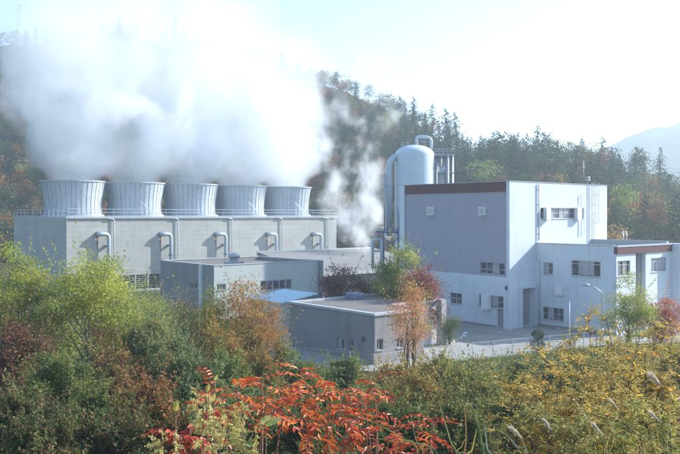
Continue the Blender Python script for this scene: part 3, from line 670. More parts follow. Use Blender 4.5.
mb=MB(); mb.tube([(0,0,0),(0,0,1)],.11,8); mb.tube([(0,0,1),(0,0,zt-.3)]+[(-.12,0,zt),(-.7,0,zt+.42),(-1.25,0,zt+.6)],[.07,.05,.045,.04,.035],8); mb.tube([(0,0,zt-.6),(-.3,0,zt-.75),(-.6,0,zt-.3),(-.62,0,zt+.36)],.012,5); mb.build('pole',M['galv'],lp)
mb=MB(); mb.tube([(-1.2,0,zt+.6),(-1.4,0,zt+.63),(-1.75,0,zt+.62),(-1.95,0,zt+.58)],[.06,.14,.15,.05],10); mb.build('lamp_head',M['galv'],lp)
gx=ground(569.5,349); tg=tag(empty('flagpole',(gx[0],gx[1],0)),'short white pole without a flag standing at the yard fence','pole')
mb=MB(); zt=CAMZ-(303-VH)*gx[1]/F; mb.tube([(0,0,0),(0,0,zt)],[.055,.035],8); mb.build('shaft',M['white_box'],tg); mb=MB(); mb.lathe([(.01,zt-.02),(.07,zt+.03),(.07,zt+.09),(.01,zt+.14)],10); mb.build('finial',M['white_box'],tg)
rng=random.Random(5)
for i,(u,v) in enumerate(((448.5,342.5),(452,341.6),(456,340.2),(460.5,338.8),(463.5,336.5),(465.2,333.8))):
    g=ground(u,v); mb=MB(); rr=.2+.06*rng.random()
    for kz in range(1): mb.lathe([(.01,-.05),(rr,-.04),(rr*1.08,.10),(rr*.8,.2),(rr*.3,.25),(.01,.26)],8)
    me=mb.build('kerb_stone',M['white_box'],None,(g[0],g[1],0)); me.scale=(1,.8,.8); me.rotation_euler=(0,0,rng.random()*3)
    tag(me,'small white edging stone round the dark bush by the yard','stone','white edging stones by the round bush')

# ------------------------------------------------------------------ foliage generators
def unit(v): return v/np.maximum(np.linalg.norm(v,axis=-1,keepdims=True),1e-9)
def leaf_cloud(P,S,rg,aspect=.55,up=.5):
    """loose leaves: one folded diamond each; P centres, S lengths"""
    n=len(P); nor=rg.normal(size=(n,3)); nor[:,2]+=up; nor=unit(nor); t=unit(np.cross(nor,rg.normal(size=(n,3)))); s=np.cross(nor,t)
    S=S[:,None]; w=S*aspect*.5
    V=np.stack([P-t*S*.5,P+s*w+nor*S*.07,P+t*S*.5,P-s*w+nor*S*.07],1).reshape(-1,3)
    return V,np.full(n,4)
def leaf6(P,D,N,Ln,Wd,droop=.15):
    """shaped leaflets growing from P along D, face normal N"""
    P=np.asarray(P,float);D=unit(np.asarray(D,float));N=np.asarray(N,float);Ln=np.asarray(Ln,float)[:,None];Wd=np.asarray(Wd,float)[:,None]*.5
    S=unit(np.cross(D,N)); N=np.cross(S,D); dz=np.array([0,0,-1.0])
    b=P; t=P+D*Ln+dz*Ln*droop; l1=P+D*Ln*.33+S*Wd+N*Wd*.35+dz*Ln*droop*.1; l2=P+D*Ln*.7+S*Wd*.62+N*Wd*.2+dz*Ln*droop*.5
    r1=P+D*Ln*.33-S*Wd+N*Wd*.35+dz*Ln*droop*.1; r2=P+D*Ln*.7-S*Wd*.62+N*Wd*.2+dz*Ln*droop*.5
    V=np.stack([b,l1,l2,t,r2,r1],1).reshape(-1,3); n=len(P); base=np.arange(n)[:,None]*6
    idx=(base+np.array([[0,1,2,3,0,3,4,5]])).reshape(-1)
    return V,idx,np.full(n*2,4)
def cloud_mesh(name,V,cnt,mats,mi=None): return np_mesh(name,V,np.arange(len(V)),cnt,mi,mats)
def in_ball(rg,n,p=.45):
    d=unit(rg.normal(size=(n,3))); return d*(rg.random((n,1))**p)
def limbs(mb,base,targets,r0,rg,fork=.45,n=6,lean=(0,0)):
    """trunk(s) rising from base and bending out to each target"""
    base=np.array(base,float)
    for t in targets:
        t=np.array(t,float); L=np.linalg.norm(t-base)
        f=base+(t-base)*np.array([.25,.25,1])*fork; j=rg.normal(size=3)*L*.03
        m=(f+t)/2+j*1.3; q0=base+(f-base)*.5+j*.6
        mb.tube([base,q0,f,m,t],[r0,r0*.8,r0*.62,r0*.36,r0*.09],n,False)
tree_no=[0]
def tree(name,label,cat,u,vt,Y,wpx,pal,nleaf=9000,leafs=.11,hfrac=.75,nclump=40,clump=.17,trunks=1,bark='bark',group=None,base=None,depth=1.0,shape=1.0,seed=None,up=.4,trunk_r=.09,pal2=None,f2=0.0,bare=0):
    """one shrub or tree of its own, Empty at its base > trunk, crown"""
    tree_no[0]+=1; rg=np.random.default_rng(seed or tree_no[0]*17+3)
    x=(u-U0)*Y/F; zg=float(height(x,Y)) if base is None else base; zt=CAMZ-(vt-VH)*Y/F; H=max(.5,zt-zg); rw=wpx*Y/F/2
    root=tag(empty(name,(x,Y,zg)),label,cat,group)
    ch=H*hfrac; cz=H-ch/2
    cc=in_ball(rg,nclump,.42); 
    # egg outline: narrower at the top, ragged
    sh=1-.35*shape*np.clip(cc[:,2:3],0,1)**1.5
    cc=cc*np.array([[rw*.86,rw*.86*depth,ch/2*.92]]); cc[:,:2]*=sh; cc*=(.82+.36*rg.random((nclump,1))); cc+=np.array([0,0,cz])
    cr=clump*(rw*2+ch)/2*(.6+.8*rg.random(nclump))
    wts=cr**2; ci=rg.choice(nclump,nleaf,p=wts/wts.sum())
    off=rg.normal(size=(nleaf,3))*np.array([[.62,.62,.42]])
    P=cc[ci]+off*cr[ci][:,None]
    ns=(nleaf//7 if name=='bush' else nleaf//22); q=26; si=rg.integers(0,nclump,ns//q+1); sd_=unit(unit(cc[si]-np.array([0,0,cz]))+np.array([0,0,.9])+rg.normal(size=(len(si),3))*.35)
    sl_=(rw+ch*.5)*(.22+.30*rg.random(len(si))); kk=np.repeat(np.arange(len(si)),q)[:ns]; fr_=rg.random(ns)
    P[:ns]=cc[si[kk]]+sd_[kk]*(sl_[kk]*fr_)[:,None]+rg.normal(size=(ns,3))*.05*(1.2-fr_)[:,None]*min(2.0,rw); P=P[P[:,2]>.05]
    V,c=leaf_cloud(P,leafs*(.55+.6*rg.random(len(P))+.5*rg.random(len(P))**4),rg,up=up)
    mi=None; mats=[L[pal]]
    if pal2: 
        side=(rg.random(nclump)<f2)[ci[:len(P)]] if len(P)==nleaf else (rg.random(len(P))<f2)
        mi=side.astype(int); mats.append(L[pal2])
    mesh_obj('crown',cloud_mesh('crown',V,c,mats,mi),root)
    tb=MB()
    for k in range(trunks):
        b=np.array([rg.normal()*.12*trunks**.5,rg.normal()*.12,-.1]); sel=rg.choice(nclump,max(3,min(nclump,14)//trunks+2),replace=False)
        limbs(tb,b,cc[sel],trunk_r*(.7+.5*rg.random()),rg,fork=.5+.15*rg.random())
    for k in range(bare):
        b=np.array([rg.normal()*.2,rg.normal()*.2,-.1]); t=np.array([rg.normal()*rw*.6,rg.normal()*rw*.4,H*(.85+.22*rg.random())]); limbs(tb,b,[t],trunk_r*.5,rg)
    tb.build('trunk',M[bark],root)
    return root

# --- trees and bushes in the middle distance (u, v top, distance, width in photo pixels)
tree('birch_tree','tall light green birch with several thin trunks in front of the cooling tower','tree',94,246,42,112,'birch',21000,.13,.66,110,.09,5,'bark_pale',seed=11,pal2='birch_edge',f2=.3,trunk_r=.085,shape=1.3)
tree('birch_tree','yellowish green birch cut by the left edge of the photo','tree',14,244,41,92,'birch_edge',16000,.13,.66,90,.09,3,'bark_pale',seed=12,pal2='birch',f2=.5,shape=1.2)
tree('slender_tree','pale green thin tree with a few reddish twigs, right of the tall birch','tree',145,272,45,66,'sage',8500,.10,.72,44,.13,3,'bark_pale',seed=13,pal2='birch',f2=.35,bare=2)
tree('slender_tree','brownish thin tree with a red tip before the dark side wall','tree',182,283,48,44,'brown',6500,.10,.8,36,.13,2,'bark',seed=14,pal2='sage',f2=.5,shape=1.6)
tree('autumn_tree','broad rust and green autumn tree in front of the pale flat roofed building','tree',247,277,50,92,'rust',19000,.13,.9,110,.09,2,'bark',seed=15,pal2='olive',f2=.35,trunk_r=.11)
tree('autumn_tree','narrow brown green tree standing left of the broad rust tree','tree',210,287,49,40,'olive',6500,.11,.85,32,.14,2,'bark',seed=16,pal2='green',f2=.4)
tree('orange_tree','sparse orange leaved tree in front of the pillar of the dark building','tree',412,279,57.5,58,'orange',7000,.13,.82,60,.12,3,'bark',seed=17,pal2='lime',f2=.18,trunk_r=.07)
tree('leafy_tree','rounded green tree beside the grey clad wall of the tall block','tree',400,240,76,56,'green',14000,.19,.88,60,.12,1,'bark',seed=18,pal2='birch',f2=.3,trunk_r=.14)
tree('maroon_tree','dark wine red tree with orange outer leaves in front of the tall grey block','tree',424,258,72,50,'maroon_orange',11000,.17,.88,44,.14,1,'bark',seed=19,trunk_r=.12)
tree('maroon_tree','small dark maroon tree right of the blue roofed hut','tree',337,261,80,46,'maroon',9000,.17,.85,32,.15,1,'bark',seed=20)
tree('maroon_tree','low spreading dark maroon tree between hut and green tree','tree',368,270,79,40,'maroon',7500,.17,.85,30,.15,1,'bark',seed=21,pal2='dgreen',f2=.2)
tree('round_bush','dark green round bush beside the stone pillar of the dark building','bush',451,314,71,28,'dgreen',4500,.09,.97,36,.15,1,'bark',seed=22)
tree('small_tree','yellow green tree in front of the right end of the low white wing','tree',629,274,66,56,'lime',13000,.13,.85,60,.10,2,'bark',seed=23,pal2='green',f2=.25,shape=.6)
tree('red_tree','bright red tree beside the yellow green tree at the right edge','tree',660,291,70,50,'red',9500,.14,.9,44,.13,1,'bark',seed=24,shape=.8)
tree('slender_tree','light green young tree between the two big yellow green birches','tree',52,290,52,50,'birch',8000,.13,.9,50,.10,2,'bark',seed=25,pal2='sage',f2=.4)
tree('slender_tree','bushy green tree right behind the tall birch','tree',128,296,58,56,'sage',8000,.14,.9,50,.11,2,'bark',seed=26,pal2='olive',f2=.4)
tree('slender_tree','olive tree before the louvres of the cooling tower','tree',160,300,63,50,'olive',7000,.14,.9,46,.11,2,'bark',seed=27,pal2='green',f2=.4)
tree('slender_tree','green tree hidden behind the brownish thin tree','tree',200,304,66,52,'green',7000,.14,.9,46,.11,2,'bark',seed=28,pal2='olive',f2=.4)
tree('slender_tree','reddish brown tree under the left edge birch','tree',20,318,44,60,'brown',8000,.12,.9,50,.10,3,'bark',seed=29,pal2='maroon',f2=.4)
tree('slender_tree','brown twiggy tree at the foot of the tall birch','tree',100,325,40,56,'brown',6500,.10,.9,46,.10,4,'bark_pale',seed=30,pal2='olive',f2=.4,bare=5)
# topiary of two balls
g=ground(537.5,352); tp=tag(empty('topiary',(g[0],g[1],0)),'clipped topiary shrub of two stacked balls by the fence','topiary')
rg=np.random.default_rng(4); px_=g[1]/F
for (dx,v,rp) in ((.0,345,7.2),(.05,334.5,6.0)):
    n=2600; d=unit(rg.normal(size=(n,3)))*(.8+.26*rg.random((n,1)))*rp*px_*np.array([[1.05,1.05,.78]])+np.array([dx,0,CAMZ-(v-VH)*px_])
    V,c=leaf_cloud(d,.075*(.6+.8*rg.random(n)),rg); mesh_obj('ball',cloud_mesh('ball',V,c,[L['topiary']]),tp)
mb=MB(); mb.tube([(0,0,-.05),(.03,0,.9),(0.04,0,1.6)],.06,7); mb.build('stem',M['bark'],tp)

shrubs=[ # u, vtop, Y, width, palette, second palette, label
 (20,322,37,74,'brown','maroon','dark reddish brown undergrowth bush at the lower left edge'),
 (62,352,34,80,'dgreen','green','dark green layered bush below the birch trunks'),
 (118,343,38,52,'brown','olive','brown bush between the birch trunks and the green bush'),
 (22,392,28,70,'dgreen','brown','very dark bush in the lower left corner'),
 (92,392,29,66,'dgreen','olive','low dark bush with pale twigs under the tall birch'),
 (150,316,41,60,'sage','olive','soft grey green bush beneath the thin pale tree'),
 (183,336,40,62,'sage','dgreen','dense grey green bush in the middle of the left slope'),
 (225,345,40,62,'dgreen','green','dark green bush under the broad rust tree'),
 (218,322,45,56,'rust','olive','rusty brown bush at the foot of the broad autumn tree'),
 (262,352,42,50,'rust','dgreen','mottled brown and green bush left of the wire fence'),
 (150,374,31,60,'rustbush','brown','rust orange bush low on the left slope'),
 (205,372,30,60,'dgreen','sage','dark leafy bush behind the goldenrod'),
 (282,344,50,32,'green','sage','small green bush where the fence begins'),
 (300,360,46,44,'dgreen','green','dark bush in front of the left fence posts'),
 (345,358,49,40,'green','sage','bright green bush in front of the dark building door'),
 (330,378,38,60,'dgreen','green','dark green bush behind the red sumac leaves'),
 (398,357,46,58,'olive','rust','olive brown bush at the fence corner'),
 (436,352,47,46,'olive','green','tall straggly olive bush right of the fence corner'),
 (470,364,44,56,'green','olive','green bush below the yard fence'),
 (412,374,36,84,'olive','rustbush','wide olive bush in front of the fence corner bush'),
 (478,382,35,76,'olive','dgreen','shaded olive bush above the curled grass blades'),
 (515,360,46,46,'dgreen','green','dark green bush in front of the topiary'),
 (548,358,47,50,'sage','green','grey green bush under the white flagpole'),
 (590,356,46,60,'green','olive','green bush hidden behind the golden shrubs'),
 (640,345,46,70,'olive','gold_green','yellow olive bush under the red tree'),
 (690,345,45,60,'olive','green','olive bush beyond the right edge'),
 (395,405,27,76,'dgreen','green','very dark bush above the bottom edge, right of the sumac'),
 (455,408,26,80,'dgreen','olive','dark low bush behind the curled grass blades'),
 (300,402,27,90,'dgreen','green','dark low bush under the red sumac'),
 (230,402,26,84,'dgreen','sage','dark low bush under the goldenrod'),
 (165,408,26,70,'rustbush','dgreen','low rusty bush above the bottom edge at left'),
 (110,418,25,80,'dgreen','brown','low dark bush at the bottom edge under the birch'),
 (45,424,24,80,'dgreen','brown','lowest dark bush of the left corner'),
 (520,395,28,80,'dgreen','olive','dark bush behind the pampas plumes'),
]
for i,(u,v,Y,w,p1,p2,lab) in enumerate(shrubs):
        tree('bush',lab,'bush',u,v,Y,w*1.12,p1,int(4200+260*w*min(1,34/Y)**.5),.115 if Y<38 else .13,.95,70,.075,2,'twig',seed=100+i,pal2=p2,f2=.35,trunk_r=.035,shape=.7,depth=.85,bare=7)

# undergrowth: a carpet of small leaves and stalks over the slope and round the yard (nobody could count it)
rg=np.random.default_rng(77); n=190000
xx=rg.uniform(-34,34,n); yy=3+rg.random(n)**.75*82
keep=(np.abs(xx)<yy*.52+3); xx=xx[keep]; yy=yy[keep]
fx=np.array([p[0] for p in fence_pts]); fy=np.array([p[1] for p in fence_pts])
lim=np.interp(xx,fx,fy,left=86,right=fy[-1])-.5
keep=yy<lim; xx=xx[keep]; yy=yy[keep]
cl=np.array([mnoise.noise(Vector((a*.5,b*.5,0))) for a,b in zip(xx,yy)])
zz=height(xx,yy)+rg.random(len(xx))**1.6*(.55+.5*cl)
P=np.stack([xx,yy,zz],1); sz=(.05+.0022*yy)*(.6+.9*rg.random(len(xx)))
V,c=leaf_cloud(P,sz,rg,.5,.6)
mi=np.where(cl+rg.normal(size=len(cl))*.25>.25,1,np.where(cl<-.25,2,0))
tag(mesh_obj('undergrowth',cloud_mesh('undergrowth',V,c,[L['green'],L['olive'],L['dgreen']],mi)),kind='stuff')

# ------------------------------------------------------------------ branching foreground plants
class Plant:
    def __init__(s,seed): s.rg=np.random.default_rng(seed); s.tb=MB(); s.lv={}
    def leaf(s,pal,P,D,N,l,w): s.lv.setdefault(pal,[]).append((P,D,N,l,w))
    def stem(s,p,d,length,r,nseg=5,grav=0.0,wob=.12,taper=.5,n=5):
        pts=[np.array(p,float)]; d=unit(np.array(d,float)); ds=[d]
        for i in range(nseg):
            d=unit(d+s.rg.normal(size=3)*wob+np.array([0,0,grav])); pts.append(pts[-1]+d*length/nseg); ds.append(d)
        s.tb.tube(pts,list(np.linspace(r,r*taper,nseg+1)),n,False); return pts,ds
    def compound(s,p,d,length,pairs,ll,lw,pal,droop=-.10,jit=.15,odd=None):
        d=unit(np.array(d,float)); pts=[np.array(p,float)]; ds=[]
        side=unit(np.cross(d,[0,0,1.0])+1e-6)
        for i in range(pairs+1):
            d=unit(d+np.array([0,0,droop])+s.rg.normal(size=3)*.03); pts.append(pts[-1]+d*length/(pairs+1)); ds.append(d)
        s.tb.tube(pts,list(np.linspace(ll*.035,ll*.012,len(pts))),3,False)
        for i in range(1,pairs+1):
            side=unit(np.cross(ds[i],[0,0,1.0])); nor=np.cross(side,ds[i]); f=math.sin(math.pi*(.18+.72*i/(pairs+1)))
            for sg in (-1,1):
                if s.rg.random()<.06: continue
                D=unit(side*sg*.9+ds[i]*.55+s.rg.normal(size=3)*jit+np.array([0,0,-.05]))
                s.leaf(odd[0] if odd and s.rg.random()<odd[1] else pal,pts[i],D,nor+s.rg.normal(size=3)*.35,ll*(.65+.45*f)*(.85+.3*s.rg.random()),lw*(.8+.4*s.rg.random()))
        s.leaf(pal,pts[-1],ds[-1],np.cross(side,ds[-1]),ll,lw)
    def build(s,name,label,cat,loc,stem_mat='twig',group=None,leafname='foliage'):
        root=tag(empty(name,loc),label,cat,group)
        if s.tb.V: s.tb.build('stems',M[stem_mat] if isinstance(stem_mat,str) else stem_mat,root)
        for pal,ls in s.lv.items():
            P,D,N,l,w=zip(*ls); V,idx,c=leaf6(P,D,N,l,w); mesh_obj(leafname,np_mesh(leafname,V,idx,c,None,[L[pal]]),root)
        return root
def gbase(u,Y): x=(u-U0)*Y/F; return np.array([x,Y,float(height(x,Y))])
def top_of(u,v,Y): return at(u,v,Y)

def sumac(u,Y,tips,seed,label,pal='sumac',odd=('sumac_dark',.25),ll=.072,lw=.025,lf=.31):
    b=gbase(u,Y); p=Plant(seed)
    for (tu,tv,dy) in tips:
        t=at(tu,tv,Y+dy)-b; rg=p.rg
        s0=np.array([rg.normal()*.06,rg.normal()*.06,-.05]); mid=(s0+t)*np.array([.42,.42,.5])+rg.normal(size=3)*.04
        p.tb.tube([s0,mid,(mid+t)*.5+rg.normal(size=3)*.03,t],[.013,.010,.008,.005],6,False)
        dirv=unit(t-mid)
        nl=rg.integers(5,8); az0=rg.random()*6.28
        for k in range(nl):
            az=az0+k*2.4; el=.75-1.0*k/nl+rg.normal()*.12; q=t-dirv*(.035*k)
            D=np.array([math.cos(az)*math.cos(el),math.sin(az)*math.cos(el)*.8,math.sin(el)])
            p.compound(q,D,lf*(.75+.4*rg.random()),int(rg.integers(5,8)),ll,lw,pal,-.13,.18,odd)
    return p.build('sumac_shrub',label,'shrub',tuple(b),'stem_red')
sumac(255,6.6,[(212,392,.2),(236,384,0),(262,381,-.2),(285,390,.3),(228,408,-.4),(266,404,-.5)],31,'orange red sumac shrub behind the goldenrod, with a paler crimson upper leaf')
sumac(320,7.0,[(301,371,.2),(318,384,-.1),(342,393,.4),(300,395,-.4),(330,406,-.3),(352,404,.1),(306,420,-.6)],32,'largest bright orange sumac shrub, tips reaching up to the wire fence')
sumac(372,7.4,[(363,393,.2),(374,382,.5),(352,418,-.2),(378,402,.1),(366,428,-.5)],33,'small red sumac shrub right of the largest orange one','sumac_dark',('sumac',.4),.07,.026,.28)
sumac(418,6.4,[(398,431,.1),(418,426,0),(432,421,.3),(388,441,-.2)],34,'low sumac shrub at the bottom edge beside the grass blades','sumac_dark',('sumac',.5),.065,.024,.27)
sumac(196,5.6,[(190,428,0),(206,422,.2),(180,436,-.1)],35,'low crimson sumac shrub at the bottom left of the goldenrod','sumac_dark',None,.07,.032,.22)

# goldenrod
def goldenrod(u,Y,stems,seed,label):
    b=gbase(u,Y); p=Plant(seed); rg=p.rg
    for (tu,tv) in stems:
        t=at(tu,tv,Y+rg.normal()*.1)-b; s0=np.array([rg.normal()*.05,rg.normal()*.05,0]); mid=(s0+t)*.5+rg.normal(size=3)*.03
        p.tb.tube([s0,mid,t],[.007,.006,.002],5,False); d=unit(t-mid)
        for k in range(13):
            f=k/13; q=t-d*(.03+.30*f); az=rg.random()*6.28; D=np.array([math.cos(az),math.sin(az),.55]); ln=.03+.12*f*(1-.3*rg.random())
            pts=[q]; dd=unit(D)
            for j in range(5): dd=unit(dd+np.array([0,0,-.12])); pts.append(pts[-1]+dd*ln/5)
            p.tb.tube(pts,.0016,3,False)
            for j in range(int(16+50*f)):
                a=rg.random()*4.99; i0=int(a); pp=pts[i0]+(pts[i0+1]-pts[i0])*(a-i0)+rg.normal(size=3)*.004
                p.leaf('goldenrod',pp,rg.normal(size=3)+np.array([0,0,.8]),rg.normal(size=3),.012+.008*rg.random(),.008)
        for k in range(10):
            q=s0+(t-s0)*(.35+.035*k); az=rg.random()*6.28; p.leaf('green',q,(math.cos(az),math.sin(az),.3),(0,0,1),.07,.012)
    return p.build('goldenrod_plant',label,'wildflower',tuple(b),'twig')
goldenrod(212,4.9,[(196,385),(208,392),(222,397),(236,405),(203,404),(243,398)],41,'pale yellow goldenrod with tall feathery spikes left of the orange sumac')
goldenrod(232,4.5,[(226,412),(244,414),(258,420),(214,418),(235,424)],42,'lower goldenrod with spreading yellow sprays near the bottom edge')
goldenrod(172,4.6,[(162,427),(174,430),(152,432)],43,'short pale goldenrod at the bottom edge under the single yellow leaf')
# single stalks with broad leaves
def broad(u,Y,items,seed,label,pal,name='broad_leaved_plant'):
    b=gbase(u,Y); p=Plant(seed); lm=MB()
    for (bu,bv,tu,tv,w) in items:
        a=at(bu,bv,Y)-b; t=at(tu,tv,Y-.06)-b; p.tb.tube([(0,0,0),a*.5+[.01,0,0],a],[.006,.005,.003],5,False)
        d=t-a; ln=np.linalg.norm(d); d=d/ln; sd=unit(np.cross(d,np.array([.25,-1,.5]))); nn=np.cross(sd,d); prev=None
        for i in range(9):
            f=i/8; ww=w*.5*math.sin(math.pi*f)**.6 if 0<i<8 else (w*.12 if i==0 else .0008)
            c=a+d*ln*f+nn*ln*.12*math.sin(f*3.1)-np.array([0,0,1])*ln*.1*f*f; row=(c-sd*ww+nn*ww*.35,c,c+sd*ww+nn*ww*.35)
            if prev is not None: lm.face([prev[0],prev[1],row[1],row[0]]); lm.face([prev[1],prev[2],row[2],row[1]])
            prev=row
    root=p.build(name,label,'plant',tuple(b),'twig'); lm.build('foliage',L[pal],root); return root
broad(176,4.6,[(175.5,411,177,398,.038)],51,'single yellow heart shaped leaf on a thin stalk','blade_yellow')
broad(207,5.2,[(207,392,209,381,.03),(212,401,215,391,.035),(215,380,218,373,.02)],52,'young yellow green leaves above the goldenrod','blade_yellow')
broad(262,4.6,[(262,424,271,413,.045),(266,426,282,415,.04),(255,446,240,441,.035)],53,'broad bright green leaves at the bottom beside the goldenrod','blade')

# ribbon blades
def ribbon(mb,pts,w,nor=(0,-1,.2)):
    pts=[np.array(p,float) for p in pts]; m=[]
    for i in range(len(pts)-1):            # smooth: Catmull-Rom
        p0=pts[max(i-1,0)];p1=pts[i];p2=pts[i+1];p3=pts[min(i+2,len(pts)-1)]
        for t in np.linspace(0,1,6)[:-1]: m.append(.5*((2*p1)+(-p0+p2)*t+(2*p0-5*p1+4*p2-p3)*t*t+(-p0+3*p1-3*p2+p3)*t**3))
    m.append(pts[-1]); n=len(m); Lr=[]
    for i in range(n):
        d=m[min(i+1,n-1)]-m[max(i-1,0)]; s=unit(np.cross(d,np.array(nor,float))); f=i/(n-1); ww=w*.27*min(1,.3+1.6*f)*(1-f)**.6+.0003
        up=unit(np.cross(s,d)); Lr.append((m[i]-s*ww+up*ww*.3,m[i],m[i]+s*ww+up*ww*.3))
    for i in range(n-1):
        a,b=Lr[i],Lr[i+1]; mb.face([a[0],a[1],b[1],b[0]]); mb.face([a[1],a[2],b[2],b[1]])
def blades(name,label,cat,u,Y,items,group=None):
    b=gbase(u,Y); root=tag(empty(name,tuple(b)),label,cat,group)
    for pal,pp,w in items:
        mb=MB(); pts=[np.array([ (pp[0][0]-u)*Y/F*.6,0,-.02])]+[at(q[0],q[1],Y+(q[2] if len(q)>2 else 0))-b for q in pp]
        ribbon(mb,pts,w); mb.build('blade',L[pal],root)
    return root
blades('curled_grass','tall grass clump with broad blades bent over at their tips','grass clump',468,4.6,[
 ('blade',[(459,480),(450,440),(438,399)],.026),
 ('blade_red',[(464,480),(466,440),(465,415),(463,404)],.020),
 ('blade_yellow',[(466,480),(472,450),(477,428)],.034),
 ('blade',[(484,480),(481,440),(475,414),(468,403,-.02),(463,412,-.05)],.040),
 ('blade_blue',[(490,480),(487,448),(484,421)],.036),
 ('blade',[(436,475),(424,449),(410,441)],.018),
 ('blade_yellow',[(455,480),(462,446),(468,436)],.014),
 ('blade',[(470,480),(458,452),(450,448)],.014)])
blades('arching_grass','long arching grass blade crossing in front of the red sumac','grass clump',425,4.9,[
 ('blade',[(445,475),(405,440),(370,421),(338,412)],.018),
 ('blade_yellow',[(420,465),(395,442),(355,438)],.009),
 ('blade',[(424,470),(416,440),(409,408)],.011)])
blades('arching_grass','grass blades with one bluish and one yellow leaf at the lower right edge','grass clump',520,4.6,[
 ('blade_blue',[(530,475),(516,446),(502,431)],.022),('blade_yellow',[(525,475),(524,445),(512,430)],.015)])
rr_=random.Random(9)
blades('arching_grass','fine yellow green grass blades in the lower right corner','grass clump',640,4.6,[
 (rr_.choice(['blade','blade_yellow','blade','gold_green']),[(u_,480),(u_+rr_.uniform(-14,4),452-rr_.uniform(0,8)),(u_+rr_.uniform(-40,14),438-rr_.uniform(0,30))],rr_.uniform(.006,.013)) for u_ in range(590,700,4)])

# pampas plumes
def pampas(tu,tv,su,sv,Y,seed,label,wide=1.0):
    b=gbase(su+12,Y); root=tag(empty('pampas_plume',tuple(b)),label,'pampas grass','pampas grass plumes among the golden shrubs'); rg=np.random.default_rng(seed)
    tu,tv=su+(tu-su)*.85,sv+(tv-sv)*.85; t=at(tu,tv,Y)-b; s=at(su,sv,Y)-b; mb=MB(); mb.tube([(0,0,0),s*.55+[.03,0,0],s,s+(t-s)*.5],[.004,.0035,.003,.0012],5,False); mb.build('stalk',M['twig'],root)
    P=[];D=[];N=[];Ln=[];Wd=[]; ax=unit(t-s); Lp=np.linalg.norm(t-s)
    for k in range(380):
        f=rg.random()**1.2; q=s+(t-s)*f*.55; spread=.15*wide*(.5+.5*f)
        D.append(ax+rg.normal(size=3)*spread+np.array([-.05,0,.04])); P.append(q); N.append(rg.normal(size=3)); Ln.append(Lp*(.22+.28*rg.random())); Wd.append(.0045)
    V,idx,c=leaf6(P,D,N,Ln,Wd,.10); mesh_obj('plume',np_mesh('plume',V,idx,c,None,[L['plume']]),root)
pampas(645,366,662,387,6.5,61,'widest white pampas plume, highest of the group at the right',1.5)
pampas(504,421,524,440,5.5,62,'white pampas plume lowest and farthest left of the group',1.2)
pampas(540,414,552,431,5.8,63,'thin pale pampas plume second from the left')
pampas(588,417,604,437,5.6,64,'slim white pampas plume in the middle of the golden shrubs',1.0)
pampas(605,393,622,414,6.6,65,'half closed pampas plume above the slim middle one',.6)
pampas(645,406,662,424,6.0,66,'pale pampas plume just below the widest one',.8)
pampas(676,392,690,412,6.0,67,'pampas plume cut by the right edge of the photo',1.2)

# golden shrubs
def golden(u,Y,tips,seed,label,pal='gold_green',odd=('gold',.25),dens=1.0):
    b=gbase(u,Y); p=Plant(seed); rg=p.rg
    for (tu,tv,dy) in tips:
        t=at(tu,tv,Y+dy)-b; s0=np.array([rg.normal()*.1,rg.normal()*.1,-.05]); m1=s0+(t-s0)*.35*np.array([.6,.6,1.1])+rg.normal(size=3)*.05; m2=s0+(t-s0)*.7+rg.normal(size=3)*.05
        m1=m1+rg.normal(size=3)*.10; m2=m2+rg.normal(size=3)*.08; pts=[s0,m1,m2,t]; p.tb.tube(pts,[.016,.011,.007,.003],6,False)
        for k in range(int(15*dens)):
            f=.38+.62*rg.random(); seg=f*3; i=min(2,int(seg)); q=pts[i]+(pts[i+1]-pts[i])*(seg-i)
            az=rg.random()*6.28; D=np.array([math.cos(az),math.sin(az)*.8,.35+.4*rg.random()]); ln=(.34-.16*f)*(.7+.6*rg.random())
            bp,bd=p.stem(q,D,ln,.005,4,-.03,.16,.35,4)
            for j in range(1,5):
                for kk in range(2):
                    a2=rg.random()*6.28; D2=bd[j]*.6+np.array([math.cos(a2),math.sin(a2),.25+rg.random()*.3])
                    if rg.random()<.22:
                        p.leaf(odd[0],bp[j],D2,rg.normal(size=3)+[0,0,1],.055+.03*rg.random(),.026)
                    else: p.compound(bp[j],D2,.12+.07*rg.random(),int(rg.integers(4,7)),.032,.013,pal,-.05,.3,odd)
    return p.build('golden_shrub',label,'shrub',tuple(b),'bark')
golden(600,8.6,[(588,312,.4),(606,318,0),(572,330,.2),(620,328,.5),(596,336,-.3),(556,346,.3),(578,345,.1),(608,340,.2),(628,350,-.2),(584,362,-.4)],71,'tallest golden leaved shrub, its open twigs reaching up to the white wing',dens=.95)
golden(655,8.0,[(640,335,.4),(655,325,.2),(672,330,.4),(645,352,-.3),(668,350,-.2),(682,342,.1),(632,366,-.2),(660,372,-.5),(688,370,-.3)],72,'dense yellow olive shrub in front of the red tree at the right edge',dens=1.1)
golden(545,7.6,[(530,362,.2),(548,356,.3),(565,362,.1),(512,384,.1),(560,380,-.2),(535,395,-.4),(515,402,-.2),(556,402,-.4),(572,392,0)],73,'orange and gold shrub farthest left of the golden group','gold_green',('gold',.5),1.0)
golden(610,7.2,[(590,378,.2),(612,370,.3),(632,380,.1),(600,398,-.2),(622,400,-.3),(642,395,0),(580,402,-.2),(608,415,-.5)],74,'middle golden shrub behind the slim pampas plume',dens=1.1)
golden(560,6.3,[(520,425,0),(545,418,.1),(570,422,.2),(592,428,0),(535,436,-.1),(575,436,0)],75,'low olive gold shrub along the bottom edge among the plumes','gold_green',('green',.3),1.0)
golden(655,6.2,[(625,422,.1),(645,415,.2),(668,412,.2),(688,405,.2),(640,434,0),(670,432,0),(612,436,0)],76,'low yellow green shrub in the lower right corner','gold_green',('birch',.4),1.0)

